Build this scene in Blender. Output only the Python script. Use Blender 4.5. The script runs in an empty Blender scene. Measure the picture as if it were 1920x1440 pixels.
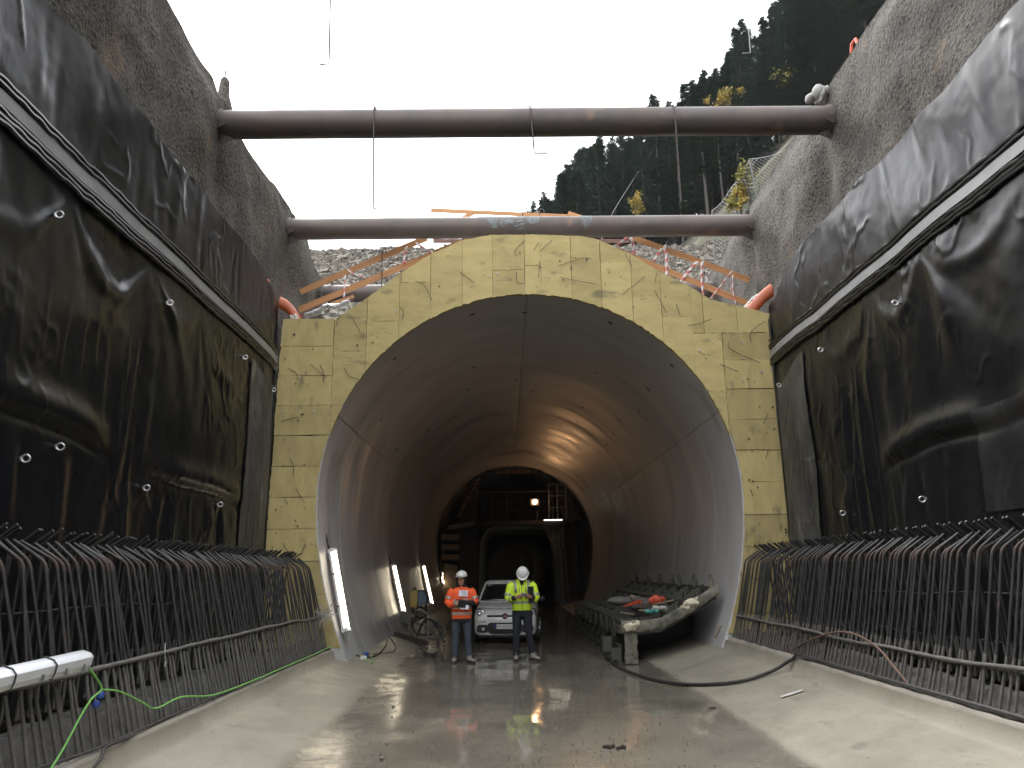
import bpy, bmesh, math, random
import numpy as np
from mathutils import Vector, Matrix
random.seed(7); NR = np.random.RandomState(7)
C = bpy.context.scene.collection
S = bpy.context.scene
PI = math.pi
# ------------------------------------------------------------------ camera, sky, sun, exposure
EYE = Vector((0.0, 0.0, 1.75)); FPX = 1450.0
def cam_basis():
    r = math.radians(-0.8); dx, dy = 948-960, 720-1073
    ux, uy = dx*math.cos(r)-dy*math.sin(r), dx*math.sin(r)+dy*math.cos(r)
    p = math.atan(-uy/FPX); yaw = math.atan(-ux/math.hypot(FPX, uy))
    fw = Vector((math.sin(yaw)*math.cos(p), math.cos(yaw)*math.cos(p), math.sin(p)))
    rt = Vector((math.cos(yaw), -math.sin(yaw), 0)); up = rt.cross(fw)
    # rolled image axes
    X = rt*math.cos(r)+up*math.sin(r); Yv = -rt*math.sin(r)+up*math.cos(r)
    return X, Yv, fw
CX, CY, CF = cam_basis()
cam = bpy.data.cameras.new('camera'); cam_o = bpy.data.objects.new('camera', cam); C.objects.link(cam_o)
cam.sensor_fit = 'HORIZONTAL'; cam.sensor_width = 36; cam.lens = FPX/1920*36; cam.clip_start = .05; cam.clip_end = 3000
M = Matrix((CX, CY, -CF)).transposed().to_4x4(); M.translation = EYE
cam_o.matrix_world = M; S.camera = cam_o

SUN_EL, SUN_AZ = math.radians(52), math.radians(-25)    # azimuth from +Y towards +X
w = bpy.data.worlds.new('World'); S.world = w; w.use_nodes = True
nt = w.node_tree; nt.nodes.clear()
sky = nt.nodes.new('ShaderNodeTexSky'); sky.sky_type = 'NISHITA'; sky.sun_disc = False
sky.sun_elevation = SUN_EL; sky.sun_rotation = SUN_AZ; sky.air_density = 1.0; sky.dust_density = 3.0; sky.ozone_density = 1.0
hs = nt.nodes.new('ShaderNodeHueSaturation'); hs.inputs['Saturation'].default_value = .12
mixc = nt.nodes.new('ShaderNodeMix'); mixc.data_type = 'RGBA'; mixc.inputs[0].default_value = .6
mixc.inputs[7].default_value = (10.4, 10.6, 11.0, 1)        # even cloud deck
bg = nt.nodes.new('ShaderNodeBackground'); bg.inputs[1].default_value = .11
wo = nt.nodes.new('ShaderNodeOutputWorld')
nt.links.new(sky.outputs[0], hs.inputs['Color']); nt.links.new(hs.outputs[0], mixc.inputs[6])
nt.links.new(mixc.outputs[2], bg.inputs[0]); nt.links.new(bg.outputs[0], wo.inputs[0])
sl = bpy.data.lights.new('sun', 'SUN'); sl.energy = .6; sl.angle = math.radians(25); sl.color = (1, .97, .93)
so = bpy.data.objects.new('sun', sl); C.objects.link(so)
sd = Vector((math.sin(SUN_AZ)*math.cos(SUN_EL), math.cos(SUN_AZ)*math.cos(SUN_EL), math.sin(SUN_EL)))
so.rotation_euler = sd.to_track_quat('Z', 'Y').to_euler(); so.location = (0, 0, 60)
S.view_settings.view_transform = 'Standard'; S.view_settings.look = 'None'
S.view_settings.exposure = 2.0; S.view_settings.gamma = 1.0
S.render.engine = 'CYCLES'
cy = S.cycles; cy.use_denoising = True; cy.max_bounces = 7; cy.diffuse_bounces = 4; cy.glossy_bounces = 4
cy.transmission_bounces = 4; cy.transparent_max_bounces = 8; cy.sample_clamp_indirect = 6; cy.caustics_reflective = False; cy.caustics_refractive = False

# ------------------------------------------------------------------ pixel -> place helpers (1920x1440 photograph pixels)
def ray(px, py):
    v = CX*(px-960)+CY*(720-py)+CF*FPX
    return v/v.y
def onY(px, py, Y): return EYE+ray(px, py)*Y
def onX(px, py, X):
    v = ray(px, py); return EYE+v*(X/v.x)
def onZ(px, py, z=0.0):
    v = ray(px, py); return EYE+v*((z-EYE.z)/v.z)

# ------------------------------------------------------------------ numpy value noise
def _h(ix, iy, s):
    n = (ix.astype(np.int64)*374761393+iy.astype(np.int64)*668265263+s*1442695041) & 0x7fffffff
    n = (n ^ (n >> 13))*1274126177 & 0x7fffffff
    return ((n ^ (n >> 16)) & 0xffff)/65535.0
def vn(x, y, s=0):
    x = np.asarray(x, float); y = np.asarray(y, float)
    ix, iy = np.floor(x), np.floor(y); fx, fy = x-ix, y-iy
    fx = fx*fx*fx*(fx*(fx*6-15)+10); fy = fy*fy*fy*(fy*(fy*6-15)+10)
    a, b = _h(ix, iy, s), _h(ix+1, iy, s); c, d = _h(ix, iy+1, s), _h(ix+1, iy+1, s)
    return (a+(b-a)*fx)*(1-fy)+(c+(d-c)*fx)*fy
def fbm(x, y, s=0, o=4):
    t, a, n = 0, 1, 0
    for i in range(o): t = t+a*vn(x*2**i, y*2**i, s+i*17); n += a; a *= .5
    return t/n
def sstep(a, b, x): t = np.clip((x-a)/(b-a), 0, 1); return t*t*(3-2*t)

# ------------------------------------------------------------------ mesh builder
class MB:
    def __init__(s): s.v = []; s.f = []; s.m = []
    def add(s, vs, fs, mi=0):
        o = len(s.v); s.v += [tuple(p) for p in vs]; s.f += [tuple(i+o for i in f) for f in fs]; s.m += [mi]*len(fs); return s
    def box(s, c, d, R=None, mi=0):
        hx, hy, hz = d[0]/2, d[1]/2, d[2]/2
        vs = [Vector((x, y, z)) for z in (-hz, hz) for y in (-hy, hy) for x in (-hx, hx)]
        if R is not None: vs = [R @ p for p in vs]
        c = Vector(c); vs = [p+c for p in vs]
        return s.add(vs, [(0, 2, 3, 1), (4, 5, 7, 6), (0, 1, 5, 4), (2, 6, 7, 3), (0, 4, 6, 2), (1, 3, 7, 5)], mi)
    def beam(s, a, b, w_, h_, mi=0, up=(0, 0, 1)):
        a, b = Vector(a), Vector(b); d = (b-a); L = d.length; d.normalize(); u = Vector(up)
        x = d.cross(u)
        if x.length < 1e-4: x = d.cross(Vector((1, 0, 0)))
        x.normalize(); u = x.cross(d)
        R = Matrix((x, d, u)).transposed()
        return s.box((a+b)/2, (w_, L, h_), R, mi)
    def tube(s, P, r, n=8, mi=0, cap=True, closed=False):
        P = [Vector(p) for p in P]; m = len(P); rs = r if hasattr(r, '__len__') else [r]*m
        o = len(s.v); prev = None
        for i, p in enumerate(P):
            if closed: t = P[(i+1) % m]-P[i-1]
            else: t = P[min(i+1, m-1)]-P[max(i-1, 0)]
            if t.length < 1e-9: t = Vector((0, 0, 1))
            t.normalize()
            if prev is None:
                a = t.orthogonal().normalized()
            else:
                a = prev-t*prev.dot(t)
                a = a.normalized() if a.length > 1e-6 else t.orthogonal().normalized()
            prev = a; b = t.cross(a)
            for k in range(n):
                q = 2*PI*k/n; s.v.append(tuple(p+(a*math.cos(q)+b*math.sin(q))*rs[i]))
        rows = m if closed else m-1
        for i in range(rows):
            j = (i+1) % m
            for k in range(n):
                l = (k+1) % n; s.f.append((o+i*n+k, o+i*n+l, o+j*n+l, o+j*n+k)); s.m.append(mi)
        if cap and not closed:
            s.f.append(tuple(o+k for k in range(n))[::-1]); s.f.append(tuple(o+(m-1)*n+k for k in range(n))); s.m += [mi, mi]
        return s
    def loft(s, secs, n=16, mi=0, R=None):
        """secs: (center, rx, ry[, power]) sections in the XY plane of their centre, stacked"""
        o = len(s.v)
        for sec in secs:
            c, rx, ry = Vector(sec[0]), sec[1], sec[2]; e = sec[3] if len(sec) > 3 else 1.0
            for k in range(n):
                q = 2*PI*k/n; cs, sn = math.cos(q), math.sin(q)
                v = Vector((rx*math.copysign(abs(cs)**e, cs), ry*math.copysign(abs(sn)**e, sn), 0))
                if R is not None: v = R @ v
                s.v.append(tuple(c+v))
        for i in range(len(secs)-1):
            for k in range(n):
                l = (k+1) % n; s.f.append((o+i*n+k, o+i*n+l, o+(i+1)*n+l, o+(i+1)*n+k)); s.m.append(mi)
        s.f.append(tuple(o+k for k in range(n))[::-1]); s.f.append(tuple(o+(len(secs)-1)*n+k for k in range(n))); s.m += [mi, mi]
        return s
    def prism(s, poly, axis, a, b, mi=0):
        """poly of 2-D points extruded along axis ('x','y','z') from a to b"""
        def P(p, t): return {'y': (p[0], t, p[1]), 'x': (t, p[0], p[1]), 'z': (p[0], p[1], t)}[axis]
        n = len(poly); o = len(s.v)
        s.v += [P(p, a) for p in poly]+[P(p, b) for p in poly]
        s.f += [tuple(range(o, o+n)), tuple(range(o+2*n-1, o+n-1, -1))]; s.m += [mi, mi]
        for i in range(n): j = (i+1) % n; s.f.append((o+i, o+n+i, o+n+j, o+j)); s.m.append(mi)
        return s
    def ball(s, c, r, n=10, m=6, mi=0):
        rx, ry, rz = r if hasattr(r, '__len__') else (r, r, r); c = Vector(c); o = len(s.v)
        s.v.append(tuple(c+Vector((0, 0, -rz))))
        for i in range(1, m):
            q = -PI/2+PI*i/m
            for k in range(n): a = 2*PI*k/n; s.v.append(tuple(c+Vector((rx*math.cos(q)*math.cos(a), ry*math.cos(q)*math.sin(a), rz*math.sin(q)))))
        s.v.append(tuple(c+Vector((0, 0, rz)))); top = len(s.v)-1
        for k in range(n):
            l = (k+1) % n; s.f.append((o, o+1+l, o+1+k)); s.m.append(mi); s.f.append((top, o+1+(m-2)*n+k, o+1+(m-2)*n+l)); s.m.append(mi)
            for i in range(m-2): s.f.append((o+1+i*n+k, o+1+i*n+l, o+1+(i+1)*n+l, o+1+(i+1)*n+k)); s.m.append(mi)
        return s
    def mesh(s, name, mats, org=(0, 0, 0), smooth=40, fix=True):
        me = bpy.data.meshes.new(name); ox, oy, oz = org
        me.from_pydata([(x-ox, y-oy, z-oz) for x, y, z in s.v], [], s.f)
        for m_ in (mats if isinstance(mats, (list, tuple)) else [mats]): me.materials.append(m_)
        if any(s.m): me.polygons.foreach_set('material_index', s.m)
        if fix:
            bm = bmesh.new(); bm.from_mesh(me); bmesh.ops.recalc_face_normals(bm, faces=bm.faces); bm.to_mesh(me); bm.free()
        if smooth:
            me.polygons.foreach_set('use_smooth', [True]*len(me.polygons))
            if smooth < 180: me.set_sharp_from_angle(angle=math.radians(smooth))
        me.update(); return me
    def build(s, name, mats, parent=None, smooth=40, org=None, fix=True):
        if org is None: org = tuple(parent.get('_w', (0, 0, 0))) if parent is not None else (0, 0, 0)
        return link(name, s.mesh(name, mats, org, smooth, fix), parent, None if parent is not None else org)
def link(name, me, parent=None, loc=None):
    o = bpy.data.objects.new(name, me); C.objects.link(o)
    if parent is not None:
        o.parent = parent; o['_w'] = tuple(parent.get('_w', (0, 0, 0)))
    if loc is not None: o.location = loc; o['_w'] = tuple(loc)
    return o
def tag(o, label=None, cat=None, group=None, kind=None):
    if label: o['label'] = label
    if cat: o['category'] = cat
    if group: o['group'] = group
    if kind: o['kind'] = kind
    return o
def thing(name, label, cat, loc=(0, 0, 0), group=None):
    o = bpy.data.objects.new(name, None); C.objects.link(o); o.location = loc; o['_w'] = tuple(loc); o.empty_display_size = .1
    return tag(o, label, cat, group)
def grid_mesh(name, V, mats, smooth=True, keep=None, org=(0, 0, 0)):
    """V: (n,m,3) array of points -> quad sheet"""
    n, m = V.shape[:2]; me = bpy.data.meshes.new(name)
    idx = np.arange(n*m).reshape(n, m)
    F = np.stack([idx[:-1, :-1], idx[1:, :-1], idx[1:, 1:], idx[:-1, 1:]], -1).reshape(-1, 4)
    if keep is not None: F = F[keep.reshape(-1)]
    me.from_pydata((V.reshape(-1, 3)-np.array(org)).tolist(), [], F.tolist())
    for m_ in (mats if isinstance(mats, (list, tuple)) else [mats]): me.materials.append(m_)
    if smooth: me.polygons.foreach_set('use_smooth', [True]*len(me.polygons))
    me.update(); return me
def spline(P, n=8):
    P = [Vector(p) for p in P]; out = []
    for i in range(len(P)-1):
        a, b, c, d = P[max(i-1, 0)], P[i], P[i+1], P[min(i+2, len(P)-1)]
        for k in range(n):
            t = k/n; out.append(.5*((2*b)+(c-a)*t+(2*a-5*b+4*c-d)*t*t+(3*b-a-3*c+d)*t**3))
    out.append(P[-1]); return out

# ------------------------------------------------------------------ materials
MT = {}
def lin(c):
    if isinstance(c, str):
        c = tuple(int(c[i:i+2], 16)/255 for i in (0, 2, 4)); return tuple(x/12.92 if x <= .04045 else ((x+.055)/1.055)**2.4 for x in c)+(1,)
    return tuple(c)+(1,) if len(c) == 3 else c
def mat(name, c1, c2=None, scale=4.0, rough=.6, rough2=None, bump=0.0, bscale=None, metal=0.0, coord='Object', stretch=(1, 1, 1),
        detail=6, spec=.5, spots=None, spot_scale=2.0, spot_lo=.6, spot_hi=.7, bdist=.01, emit=None, estr=0.0, coat=0.0, fine=None):
    m = bpy.data.materials.new(name); m.use_nodes = True; t = m.node_tree; N, L = t.nodes, t.links
    b = N['Principled BSDF']; MT[name] = m
    b.inputs['Base Color'].default_value = lin(c1); b.inputs['Roughness'].default_value = rough
    b.inputs['Metallic'].default_value = metal; b.inputs['Specular IOR Level'].default_value = spec; b.inputs['Coat Weight'].default_value = coat
    if emit: b.inputs['Emission Color'].default_value = lin(emit); b.inputs['Emission Strength'].default_value = estr
    if c2 is None and not bump and rough2 is None and spots is None: return m
    if coord == 'Position': src = N.new('ShaderNodeNewGeometry').outputs['Position']
    else: src = N.new('ShaderNodeTexCoord').outputs[coord]
    mp = N.new('ShaderNodeMapping'); mp.inputs['Scale'].default_value = stretch; L.new(src, mp.inputs[0]); v = mp.outputs[0]
    def noise(sc, det=detail, r=.6):
        n = N.new('ShaderNodeTexNoise'); n.inputs['Scale'].default_value = sc; n.inputs['Detail'].default_value = det; n.inputs['Roughness'].default_value = r
        L.new(v, n.inputs['Vector']); return n.outputs[0]
    def ramp(o, a, b_):
        r = N.new('ShaderNodeMapRange'); r.inputs[1].default_value = a; r.inputs[2].default_value = b_; r.interpolation_type = 'SMOOTHSTEP'; L.new(o, r.inputs[0]); return r.outputs[0]
    def mixc(fac, A, B):
        x = N.new('ShaderNodeMix'); x.data_type = 'RGBA'
        L.new(fac, x.inputs[0])
        for i, q in ((6, A), (7, B)):
            if hasattr(q, 'links'): L.new(q, x.inputs[i])
            else: x.inputs[i].default_value = lin(q)
        return x.outputs[2]
    col = None
    f = ramp(noise(scale), .3, .7)
    if c2 is not None: col = mixc(f, c1, c2)
    if fine is not None: col = mixc(ramp(noise(fine[1], 3), .45, .68), col if col is not None else c1, fine[0])
    if spots is not None: col = mixc(ramp(noise(spot_scale, 5), spot_lo, spot_hi), col if col is not None else c1, spots)
    if col is not None: L.new(col, b.inputs['Base Color'])
    if rough2 is not None:
        x = N.new('ShaderNodeMapRange'); x.inputs[1].default_value = .35; x.inputs[2].default_value = .65; x.inputs[3].default_value = rough; x.inputs[4].default_value = rough2
        L.new(noise(scale*.7, 4), x.inputs[0]); L.new(x.outputs[0], b.inputs['Roughness'])
    if bump:
        bp = N.new('ShaderNodeBump'); bp.inputs['Strength'].default_value = bump; bp.inputs['Distance'].default_value = bdist
        L.new(noise(bscale or scale*4, 5), bp.inputs['Height']); L.new(bp.outputs[0], b.inputs['Normal'])
    return m
mat('lining', (.47, .465, .46), (.39, .385, .38), 1.0, .28, .5, .10, 9, coord='Position', stretch=(.45, 1.1, .45), spots=(.27, .26, .25), spot_scale=.9, spot_lo=.56, spot_hi=.78)
mat('joint_dark', (.02, .02, .02), rough=.8); mat('socket_shade', (.05, .048, .045), rough=.8)
for nm_, st_ in (('board', (1, 1, 2.5)), ('board_row', (2.5, 1, 1))):
    mat(nm_, (.52, .425, .19), (.42, .335, .145), 2.2, .85, None, .45, 60, coord='Position', stretch=st_, spots=(.25, .215, .12), spot_scale=1.7, spot_lo=.58, spot_hi=.74, fine=((.53, .44, .215), 45), spec=.2)
    m_ = MT[nm_]; N_, L_ = m_.node_tree.nodes, m_.node_tree.links; b_ = N_['Principled BSDF']; src_ = b_.inputs['Base Color'].links[0].from_socket
    oi_ = N_.new('ShaderNodeObjectInfo'); mr_ = N_.new('ShaderNodeMapRange'); mr_.inputs[3].default_value = .82; mr_.inputs[4].default_value = 1.08; L_.new(oi_.outputs['Random'], mr_.inputs[0])
    hv_ = N_.new('ShaderNodeHueSaturation'); L_.new(mr_.outputs[0], hv_.inputs['Value']); L_.new(src_, hv_.inputs['Color']); L_.new(hv_.outputs[0], b_.inputs['Base Color'])
mat('concrete', (.31, .28, .23), (.24, .22, .185), 1.6, .5, .7, .3, 14, coord='Position', spots=(.17, .155, .13), spot_scale=1.1, spot_lo=.55, spot_hi=.75)
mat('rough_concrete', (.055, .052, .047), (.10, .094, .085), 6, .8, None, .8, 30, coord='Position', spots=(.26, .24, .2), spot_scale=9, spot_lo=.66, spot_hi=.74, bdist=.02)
mat('shotcrete', (.085, .077, .067), (.132, .119, .102), 1.3, .85, None, 1.0, 17, coord='Position', fine=((.035, .031, .027), 19), spots=(.175, .13, .09), spot_scale=1.1, spot_lo=.58, spot_hi=.75, bdist=.06, spec=.25)
mat('wall_cap', (.30, .295, .28), (.24, .235, .22), 2, .8, None, .3, 20, coord='Position')
mat('pvc', (.0045, .005, .0062), (.007, .0074, .0086), 1.5, .25, .37, .10, 9, coord='Position', stretch=(1, 1, .3), spec=.26, spots=(.022, .022, .022), spot_scale=2.2, spot_lo=.60, spot_hi=.82, bdist=.02)
mat('pvc_scuffed', (.006, .0065, .0075), (.012, .012, .013), 1.5, .3, .45, .2, 9, coord='Position', stretch=(1, 1, .4), spots=(.085, .083, .08), spot_scale=3.2, spot_lo=.58, spot_hi=.8, bdist=.02)
mat('pvc_dusty', (.022, .022, .022), (.075, .073, .068), 1.8, .4, .6, .3, 9, coord='Position', stretch=(1.2, 1.2, .5), spots=(.15, .145, .135), spot_scale=2.4, spot_lo=.57, spot_hi=.75, bdist=.02)
mat('pvc_sheen', (.20, .20, .205), (.25, .25, .25), 3, .38, .5, .05, 8, coord='Position')
mat('pvc_rib', (.008, .008, .008), rough=.35)
mat('galv', (.55, .56, .57), (.42, .43, .44), 14, .32, .5, metal=.9)
mat('steel_pipe', (.115, .088, .075), (.075, .065, .062), 1.2, .48, .65, .12, 24, coord='Object', spots=(.19, .115, .075), spot_scale=1.3, spot_lo=.6, spot_hi=.78, metal=.15)
mat('mortar_scale', (.17, .19, .19), (.10, .11, .11), 12, .8, None, .5, 40)
mat('rebar', (.038, .037, .038), (.058, .056, .055), 6, .5, .65, .2, 60, metal=.55, coord='Position', spots=(.08, .056, .045), spot_scale=3, spot_lo=.64, spot_hi=.75)
mat('rebar_rust', (.075, .048, .036), (.05, .042, .038), 20, .75, metal=.3, coord='Position')
mat('rebar_caked', (.13, .12, .105), (.085, .08, .072), 18, .85, None, .7, 60, coord='Position')
mat('rust_rod', (.17, .10, .07), (.12, .08, .06), 12, .6, metal=.3)
mat('wire', (.045, .042, .042), (.08, .06, .05), 20, .5, metal=.6)
mat('wire_light', (.33, .33, .33), rough=.45, metal=.7)
mat('wood', (.50, .255, .105), (.38, .18, .07), 3, .65, None, .2, 20, coord='Object', stretch=(.35, 6, 6), spots=(.20, .10, .05), spot_scale=2.5, spot_lo=.66, spot_hi=.72)
mat('wood_dark', (.15, .075, .05), (.10, .055, .04), 3, .7, coord='Object', stretch=(.4, 5, 5))
mat('wood_pale', (.34, .27, .17), (.25, .19, .12), 6, .75, coord='Object')
mat('tape_white', (.78, .77, .75), rough=.45); mat('tape_red', (.62, .21, .20), rough=.45)
mat('orange_sheet', (.46, .105, .035), (.36, .085, .03), 3, .5, None, .15, 10, coord='Position')
mat('white_cloth', (.56, .54, .50), (.38, .37, .34), 8, .8, None, .4, 20)
mat('clear_film', (.62, .63, .66), (.45, .46, .48), 10, .25, None, .4, 16)
mat('gravel', (.16, .143, .115), (.11, .098, .08), 2.5, .9, None, .9, 22, coord='Position', fine=((.2, .182, .15), 14), bdist=.05)
mat('stone', (.145, .13, .105), (.09, .081, .067), 3, .85, coord='Position', fine=((.22, .20, .165), 4))
mat('forest_floor', (.035, .04, .02), (.06, .05, .028), .5, .95, coord='Position')
mat('soil', (.17, .15, .12), (.12, .105, .085), .6, .95, None, .5, 6, coord='Position')
mat('bark', (.085, .075, .065), (.055, .048, .042), 4, .9, coord='Object', stretch=(2, 2, .3))
mat('needles', (.050, .078, .062), (.075, .105, .075), .25, .7, coord='Position', spec=.25, spots=(.095, .105, .062), spot_scale=.12, spot_lo=.55, spot_hi=.7)  # bluish tint puts distance haze into the needle colour
mat('needles_b', (.056, .084, .072), (.085, .112, .09), .25, .7, coord='Position', spec=.25)  # second needle tone, tinted bluish for haze as well
mat('leaf_yellow', (.36, .255, .055), (.24, .21, .05), 1.2, .7, coord='Position', spec=.25)
mat('leaf_olive', (.17, .18, .045), (.25, .20, .05), 1.5, .7, coord='Position', spec=.25)
mat('paint_white', (.74, .74, .72), (.68, .68, .66), 2.5, .22, .35, coord='Object', coat=.5, spots=(.44, .42, .38), spot_scale=3, spot_lo=.62, spot_hi=.8)
mat('black_plastic', (.012, .012, .012), rough=.5); mat('tyre', (.02, .02, .02), rough=.8)
mat('glass_dark', (.006, .007, .008), rough=.05, spec=.8); mat('chrome', (.7, .7, .7), rough=.15, metal=1)
mat('lamp_glass', (.55, .57, .6), (.35, .37, .4), 25, .12, spec=.8, coat=.6)
mat('plate_white', (.7, .7, .68), rough=.4); mat('plate_blue', (.02, .035, .22), rough=.4); mat('badge_red', (.16, .012, .012), rough=.3, coat=.5)
mat('orange_vest', (.95, .13, .028), (.85, .10, .022), 9, .6, None, .5, 14, coord='Object', bdist=.02)
mat('yellow_vest', (.70, .95, .05), (.60, .86, .04), 9, .6, None, .5, 14, coord='Object', bdist=.02)
mat('reflective', (.42, .42, .40), (.33, .33, .31), 20, .35, metal=.35)
mat('black_cloth', (.009, .009, .010), (.015, .015, .016), 10, .8, None, .5, 14, bdist=.02)
mat('jeans', (.038, .050, .075), (.065, .080, .11), 7, .85, None, .6, 13, stretch=(1, 1, .6), bdist=.025)
mat('dark_trousers', (.011, .014, .024), (.018, .021, .032), 7, .85, None, .6, 13, bdist=.025)
mat('boot', (.30, .275, .235), (.21, .19, .16), 14, .75, None, .3, 30)
mat('skin', (.44, .25, .18), (.38, .2, .14), 12, .5); mat('hair', (.02, .016, .014), rough=.7)
mat('helmet', (.78, .78, .76), (.70, .70, .68), 8, .3, coat=.2)
mat('paper', (.72, .74, .80), rough=.7); mat('ink', (.15, .16, .2), rough=.7)
mat('form_steel', (.055, .062, .045), (.095, .09, .07), 5, .6, None, .3, 30, metal=.2, coord='Position', spots=(.15, .115, .085), spot_scale=4, spot_lo=.6, spot_hi=.7)
mat('form_caked', (.26, .24, .19), (.075, .078, .055), 5.5, .85, None, .9, 26, coord='Position', bdist=.03)
mat('form_dark', (.022, .022, .02), (.04, .038, .034), 4, .7, coord='Position')
mat('foam', (.72, .66, .50), (.60, .54, .4), 9, .8, None, .6, 20)
mat('orange_plastic', (.62, .095, .045), rough=.5); mat('teal_rag', (.10, .42, .36), rough=.8)
mat('gantry', (.030, .027, .024), (.020, .018, .016), 1.5, .7, None, .2, 10, coord='Position', metal=.1)
mat('gantry_light', (.15, .155, .135), (.11, .115, .10), 3, .6, coord='Position')
mat('hazard_red', (.30, .06, .035), rough=.6)
mat('plank_dusty', (.34, .24, .15), (.24, .17, .11), 3, .8, coord='Position')
mat('duct', (.11, .09, .06), (.08, .066, .046), 2, .6, None, .4, 5, coord='Position')
mat('tube_glow', (1, .93, .8), rough=.4, emit=(1, .86, .62), estr=2.2)
mat('flood_glow', (1, .85, .65), rough=.4, emit=(1, .54, .25), estr=32)
mat('panel_glow', (1, .95, .85), rough=.4, emit=(1, .9, .72), estr=1.0)
mat('batten_white', (.70, .71, .73), (.62, .63, .65), 5, .35, coat=.3)
mat('lens_white', (.74, .76, .80), rough=.22, coat=.4)
mat('cable_green', (.19, .50, .10), (.15, .40, .08), 30, .5); mat('cable_black', (.018, .017, .016), (.045, .042, .038), 25, .55)
mat('cable_grey', (.16, .155, .14), (.1, .1, .09), 20, .6)
mat('plug_blue', (.03, .07, .26), rough=.4); mat('plug_white', (.68, .68, .66), rough=.45)
mat('box_yellow', (.34, .26, .055), (.24, .2, .07), 6, .6); mat('box_blue', (.05, .11, .20), (.06, .10, .15), 6, .5)
mat('debris_dark', (.07, .055, .045), (.04, .035, .03), 14, .85)

def floor_material():
    m = bpy.data.materials.new('wet_floor'); m.use_nodes = True; MT['wet_floor'] = m; t = m.node_tree; N, L = t.nodes, t.links
    b = N['Principled BSDF']; pos = N.new('ShaderNodeNewGeometry').outputs['Position']
    sep = N.new('ShaderNodeSeparateXYZ'); L.new(pos, sep.inputs[0])
    def noise(sc, det, stretch=(1, 1, 1), r=.6):
        mp = N.new('ShaderNodeMapping'); mp.inputs['Scale'].default_value = stretch; L.new(pos, mp.inputs[0])
        n = N.new('ShaderNodeTexNoise'); n.inputs['Scale'].default_value = sc; n.inputs['Detail'].default_value = det; n.inputs['Roughness'].default_value = r; L.new(mp.outputs[0], n.inputs['Vector']); return n.outputs[0]
    def rng(o, a, b_, c=0., d=1.):
        r = N.new('ShaderNodeMapRange'); r.interpolation_type = 'SMOOTHSTEP'
        for i, q in enumerate((a, b_, c, d)): r.inputs[1+i].default_value = q
        L.new(o, r.inputs[0]); return r.outputs[0]
    def mixc(f, A, B):
        x = N.new('ShaderNodeMix'); x.data_type = 'RGBA'; L.new(f, x.inputs[0])
        for i, q in ((6, A), (7, B)):
            if hasattr(q, 'links'): L.new(q, x.inputs[i])
            else: x.inputs[i].default_value = lin(q)
        return x.outputs[2]
    def math_(op, A, B):
        x = N.new('ShaderNodeMath'); x.operation = op
        for i, q in ((0, A), (1, B)):
            if hasattr(q, 'links'): L.new(q, x.inputs[i])
            else: x.inputs[i].default_value = q
        return x.outputs[0]
    low = rng(sep.outputs[2], .014, .06, 1, 0)                       # the flat, low middle holds the water
    puddle = math_('MULTIPLY', math_('MULTIPLY', low, rng(sep.outputs[0], -1.8, -1.1)), rng(noise(.45, 4, (1, .5, 1)), .34, .46))
    dry = mixc(rng(noise(1.3, 6, (1, .6, 1)), .3, .7), (.285, .262, .205), (.215, .197, .155))
    dry = mixc(rng(noise(2.0, 6, (2.2, .8, 1)), .60, .72), dry, (.17, .155, .125))
    dry = mixc(rng(noise(26, 2), .66, .72), dry, (.13, .12, .10))
    mud = mixc(rng(noise(.8, 5), .35, .65), (.185, .168, .135), (.125, .114, .092))  # mud lifted and greyed: reflected sky and boards put into its colour
    mud = mixc(rng(noise(45, 2), .68, .74), mud, (.30, .275, .23))
    col = mixc(low, dry, mud); L.new(col, b.inputs['Base Color'])
    r1 = math_('MULTIPLY', low, -.26); r0 = math_('ADD', r1, rng(noise(3, 4), .3, .7, .42, .62))
    x = N.new('ShaderNodeMix'); L.new(puddle, x.inputs[0]); L.new(r0, x.inputs[2]); x.inputs[3].default_value = .065; L.new(x.outputs[0], b.inputs['Roughness'])
    bp = N.new('ShaderNodeBump'); bp.inputs['Distance'].default_value = .012
    L.new(math_('ADD', math_('MULTIPLY', noise(38, 4), .35), noise(7, 4)), bp.inputs['Height'])
    L.new(rng(puddle, 0, 1, .3, .022), bp.inputs['Strength']); L.new(bp.outputs[0], b.inputs['Normal'])
floor_material()
# ================================================================== GROUND, SLOPES
AX, AZ, AR, PY = .495, 3.20, 4.08, 15.0          # tunnel axis, springline height, inner radius, portal plane
XL, XR = -4.55, 5.42                              # membrane planes
WL, WR, WTOP, WEND = -4.88, 5.78, 10.05, 21.2     # shotcrete walls
def terrain(x, y):
    x = np.asarray(x, float); y = np.asarray(y, float)
    base = 9.55+0*x
    zs = 8.2+9.3*np.clip((y-21)/15, 0, 1)
    zs = np.where(y > 21, np.maximum(zs*sstep(-40, -16, x)+base*(1-sstep(-40, -16, x)), 8.2), base)
    hz = np.minimum(x*1.0+.223*y, 75)
    hz = np.where(y < 36, np.minimum(hz, base+np.maximum(0, x-9.5)*.9), hz)
    hz = np.where(x > -20, hz, -99)
    return np.maximum(zs, hz)+(fbm(x/6, y/6, 3)-.5)*1.2*sstep(0, 6, np.maximum(x-9, y-37))
gx = np.concatenate([np.linspace(-320, -40, 14), np.linspace(-34, -6, 15), [WL-.35, 0, WR+.35], np.linspace(7, 60, 44), np.linspace(66, 320, 20)])
gy = np.concatenate([np.linspace(-200, -20, 8), np.linspace(-15, 20, 15), [21.1], np.linspace(22, 110, 60), np.linspace(118, 420, 20)])
GX, GY = np.meshgrid(gx, gy, indexing='ij')
GZ = terrain(GX, GY)-.15
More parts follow.
